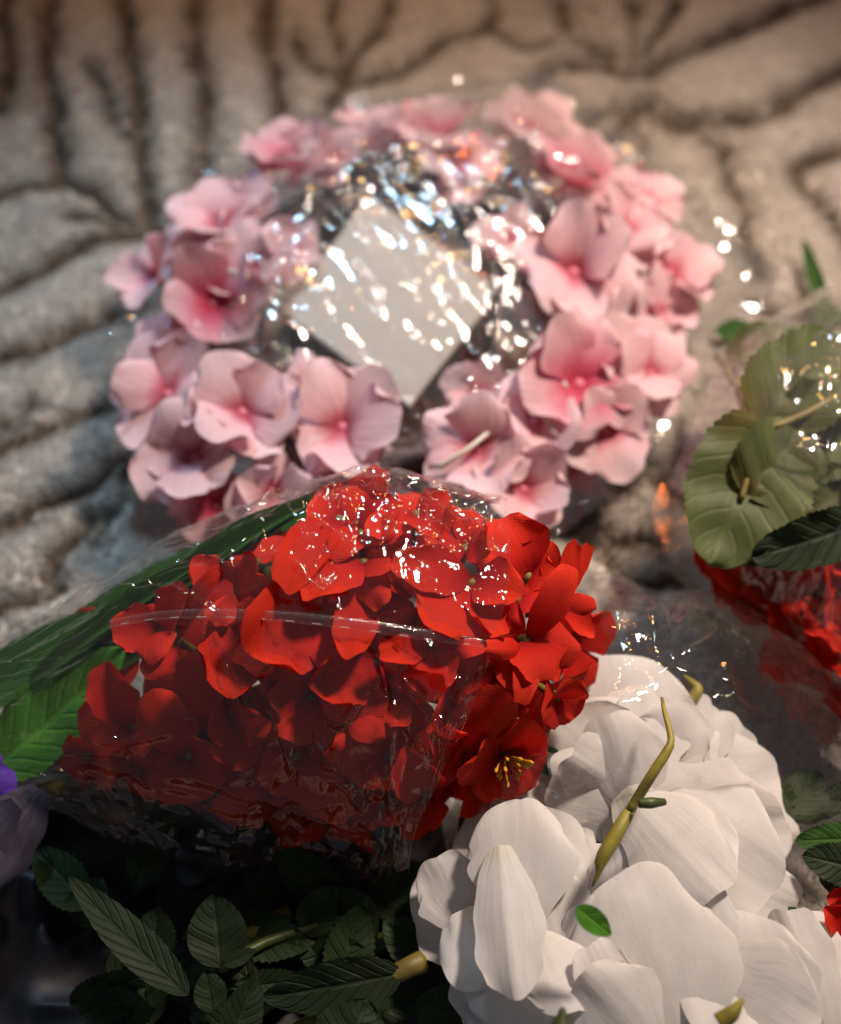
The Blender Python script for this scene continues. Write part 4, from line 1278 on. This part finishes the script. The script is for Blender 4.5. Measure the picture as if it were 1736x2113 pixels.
for (b, t, wpx, zb, zt, mat, bend, ser, seed) in [
    ((1190, 1872, .0), (1262, 1930, .0), 50, .100, .096, M_LEAF_BRIGHT, -.3, 0, 1), ((1265, 1790, 0), (1335, 1760, 0), 85, .050, .046, M_LEAF_BRIGHT, -.2, 0, 2),
    ((1120, 1540, 0), (1140, 1600, 0), 60, .07, .06, M_LEAF, .2, 0, 4), ((1240, 1760, 0), (1200, 1660, 0), 80, .040, .040, M_LEAF, .1, 0, 5), ((1360, 1740, 0), (1250, 1700, 0), 110, .036, .036, M_LEAF, .1, .05, 6),
    ((390, 2055, 0), (140, 1808, 0), 88, .050, .062, M_LEAF_GREY_DIM, .5, .05, 7), ((455, 1998, 0), (440, 1842, 0), 125, .044, .050, M_LEAF_GREY_DIM, .2, .04, 8), ((462, 1992, 0), (530, 1960, 0), 34, .046, .046, M_LEAF_GREY_DIM, .1, .05, 9),
    ((832, 2008, 0), (540, 2058, 0), 120, .054, .048, M_LEAF_GREY_DIM, -.3, .10, 10), ((700, 2200, 0), (760, 2062, 0), 170, .056, .056, M_LEAF_GREY_DIM, .2, .10, 11), ((440, 2090, 0), (425, 2000, 0), 70, .040, .044, M_LEAF_GREY_DIM, .2, .04, 12),
    ((470, 2170, 0), (530, 2010, 0), 90, .050, .054, M_LEAF_GREY_DIM, .2, .05, 13), ((760, 1980, 0), (620, 1850, 0), 190, .030, .034, M_LEAF_SHADE, .2, .05, 14), ((900, 1990, 0), (790, 1900, 0), 100, .036, .04, M_LEAF_SHADE, .2, .05, 15), ((560, 1990, 0), (500, 1880, 0), 150, .03, .03, M_LEAF_SHADE, .2, .05, 16), ((1700, 2000, 0), (1500, 1900, 0), 180, .035, .035, M_LEAF, .1, .05, 17), ((950, 2110, 0), (860, 2060, 0), 120, .036, .04, M_LEAF_SHADE, .2, .05, 18)]:
    B, T = P(b[0], b[1], zb), P(t[0], t[1], zt)
    nv = (CAM - B).normalized() + Vector((random.uniform(-.2, .5), random.uniform(-.4, .2), .2))
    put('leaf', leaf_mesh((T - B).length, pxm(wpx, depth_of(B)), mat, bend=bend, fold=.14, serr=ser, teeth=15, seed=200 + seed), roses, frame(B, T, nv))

for k in range(36):  # later ones, under the roses, are added to darken the gaps
    u, v = (random.uniform(120, 840), random.uniform(1840, 2130)) if k < 22 else (random.uniform(980, 1640), random.uniform(1620, 2090))
    a = random.uniform(-2.6, .2)
    ln_ = random.uniform(110, 190)
    B, T = P(u, v, random.uniform(.022, .036)), P(u + ln_ * math.cos(a), v + ln_ * math.sin(a), random.uniform(.024, .040))
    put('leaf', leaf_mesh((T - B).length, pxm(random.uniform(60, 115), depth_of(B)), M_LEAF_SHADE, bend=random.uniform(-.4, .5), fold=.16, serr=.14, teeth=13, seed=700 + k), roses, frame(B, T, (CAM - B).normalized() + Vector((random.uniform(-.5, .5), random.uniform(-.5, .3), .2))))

wrap_outline = [(850, 1800), (900, 1700), (1000, 1560), (1080, 1330), (1150, 1210), (1240, 1190), (1340, 1230), (1480, 1240), (1640, 1330), (1800, 1480), (1860, 1700), (1800, 1800), (1560, 1830), (1400, 1850), (1200, 1870), (1000, 1880)]


def wrap_creases(c):
    r_ = random.Random(78)
    return random_folds(r_, 60, lambda q: (c.x + q.uniform(-.13, .13), c.y + q.uniform(-.10, .13)), lambda x, y: math.atan2(y - c.y, x - c.x), .6, (.010, .05), (.0012, .002), (.0006, .0022))


wrap = put('cellophane_wrap', film_dome('cellophane_wrap', wrap_outline, (1250, 1600), 0.092, M_FILM_WRAP, 13, nr=110, na=300, power=2.4, amp=.0024, base=.006, creases=wrap_creases))
tag(wrap, 'loose clear cellophane lying over the upper white roses', 'wrapper')

# ------------------------------------------------------------------ purple flower and added black shade sheet at the lower left
pc = P(-20, 1700, 0)
purple = thing('violet_bouquet', 'purple flower with a pale crumpled lilac petal at the left edge under the red bouquet', 'bouquet', (pc.x, pc.y, 0))
fl = put('blossom', tube_mesh('blossom', [P(-60, 1680, .03), P(-60, 1670, .045), P(-60, 1665, .05)], [.003, .004, .002], M_STEM, 8), purple)
for j, (b, t, wpx, zb, zt, mat, bend) in enumerate([((-125, 1640), (35, 1625), 130, .052, .050, M_PURPLE, -.4), ((-115, 1660), (25, 1590), 100, .046, .050, M_PURPLE, -.3), ((-115, 1620), (5, 1560), 90, .05, .05, M_PURPLE, -.3),
                                                   ((85, 1630), (-95, 1850), 160, .046, .050, M_LILAC, -.6), ((35, 1660), (-125, 1800), 120, .056, .05, M_LILAC, -.5)]):
    B, T = P(*b, zb), P(*t, zt)
    put('petal', petal_mesh((T - B).length, pxm(wpx, depth_of(B)), mat, cup=-.15, bend=bend, ruffle=.06, seed=4000 + j, narrow=.3, ns=15, nt=13, crease=.03), fl, frame(B, T, (CAM - B).normalized() + Vector((.2, .1, 0))))
# black sheet added under the leaves to stand for deep shade
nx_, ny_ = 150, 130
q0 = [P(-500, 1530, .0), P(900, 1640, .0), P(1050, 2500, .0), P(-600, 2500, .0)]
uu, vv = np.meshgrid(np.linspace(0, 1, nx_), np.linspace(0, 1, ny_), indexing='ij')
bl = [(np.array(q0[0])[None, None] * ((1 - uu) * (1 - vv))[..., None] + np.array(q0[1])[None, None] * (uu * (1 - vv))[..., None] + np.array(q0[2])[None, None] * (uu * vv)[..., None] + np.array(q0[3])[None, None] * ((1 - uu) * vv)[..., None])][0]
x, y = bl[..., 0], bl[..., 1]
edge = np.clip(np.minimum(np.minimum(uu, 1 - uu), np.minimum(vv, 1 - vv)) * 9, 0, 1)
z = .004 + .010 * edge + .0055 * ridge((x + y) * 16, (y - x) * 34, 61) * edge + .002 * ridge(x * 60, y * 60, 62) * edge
bp_ = put('black_shade_sheet', mesh_from('black_shade_sheet', np.stack([x, y, z], -1).reshape(-1, 3), grid_faces(nx_, ny_), M_BLACK))
tag(bp_, 'black sheet added to darken the shaded lower left corner beneath the leaves', 'plastic sheet')
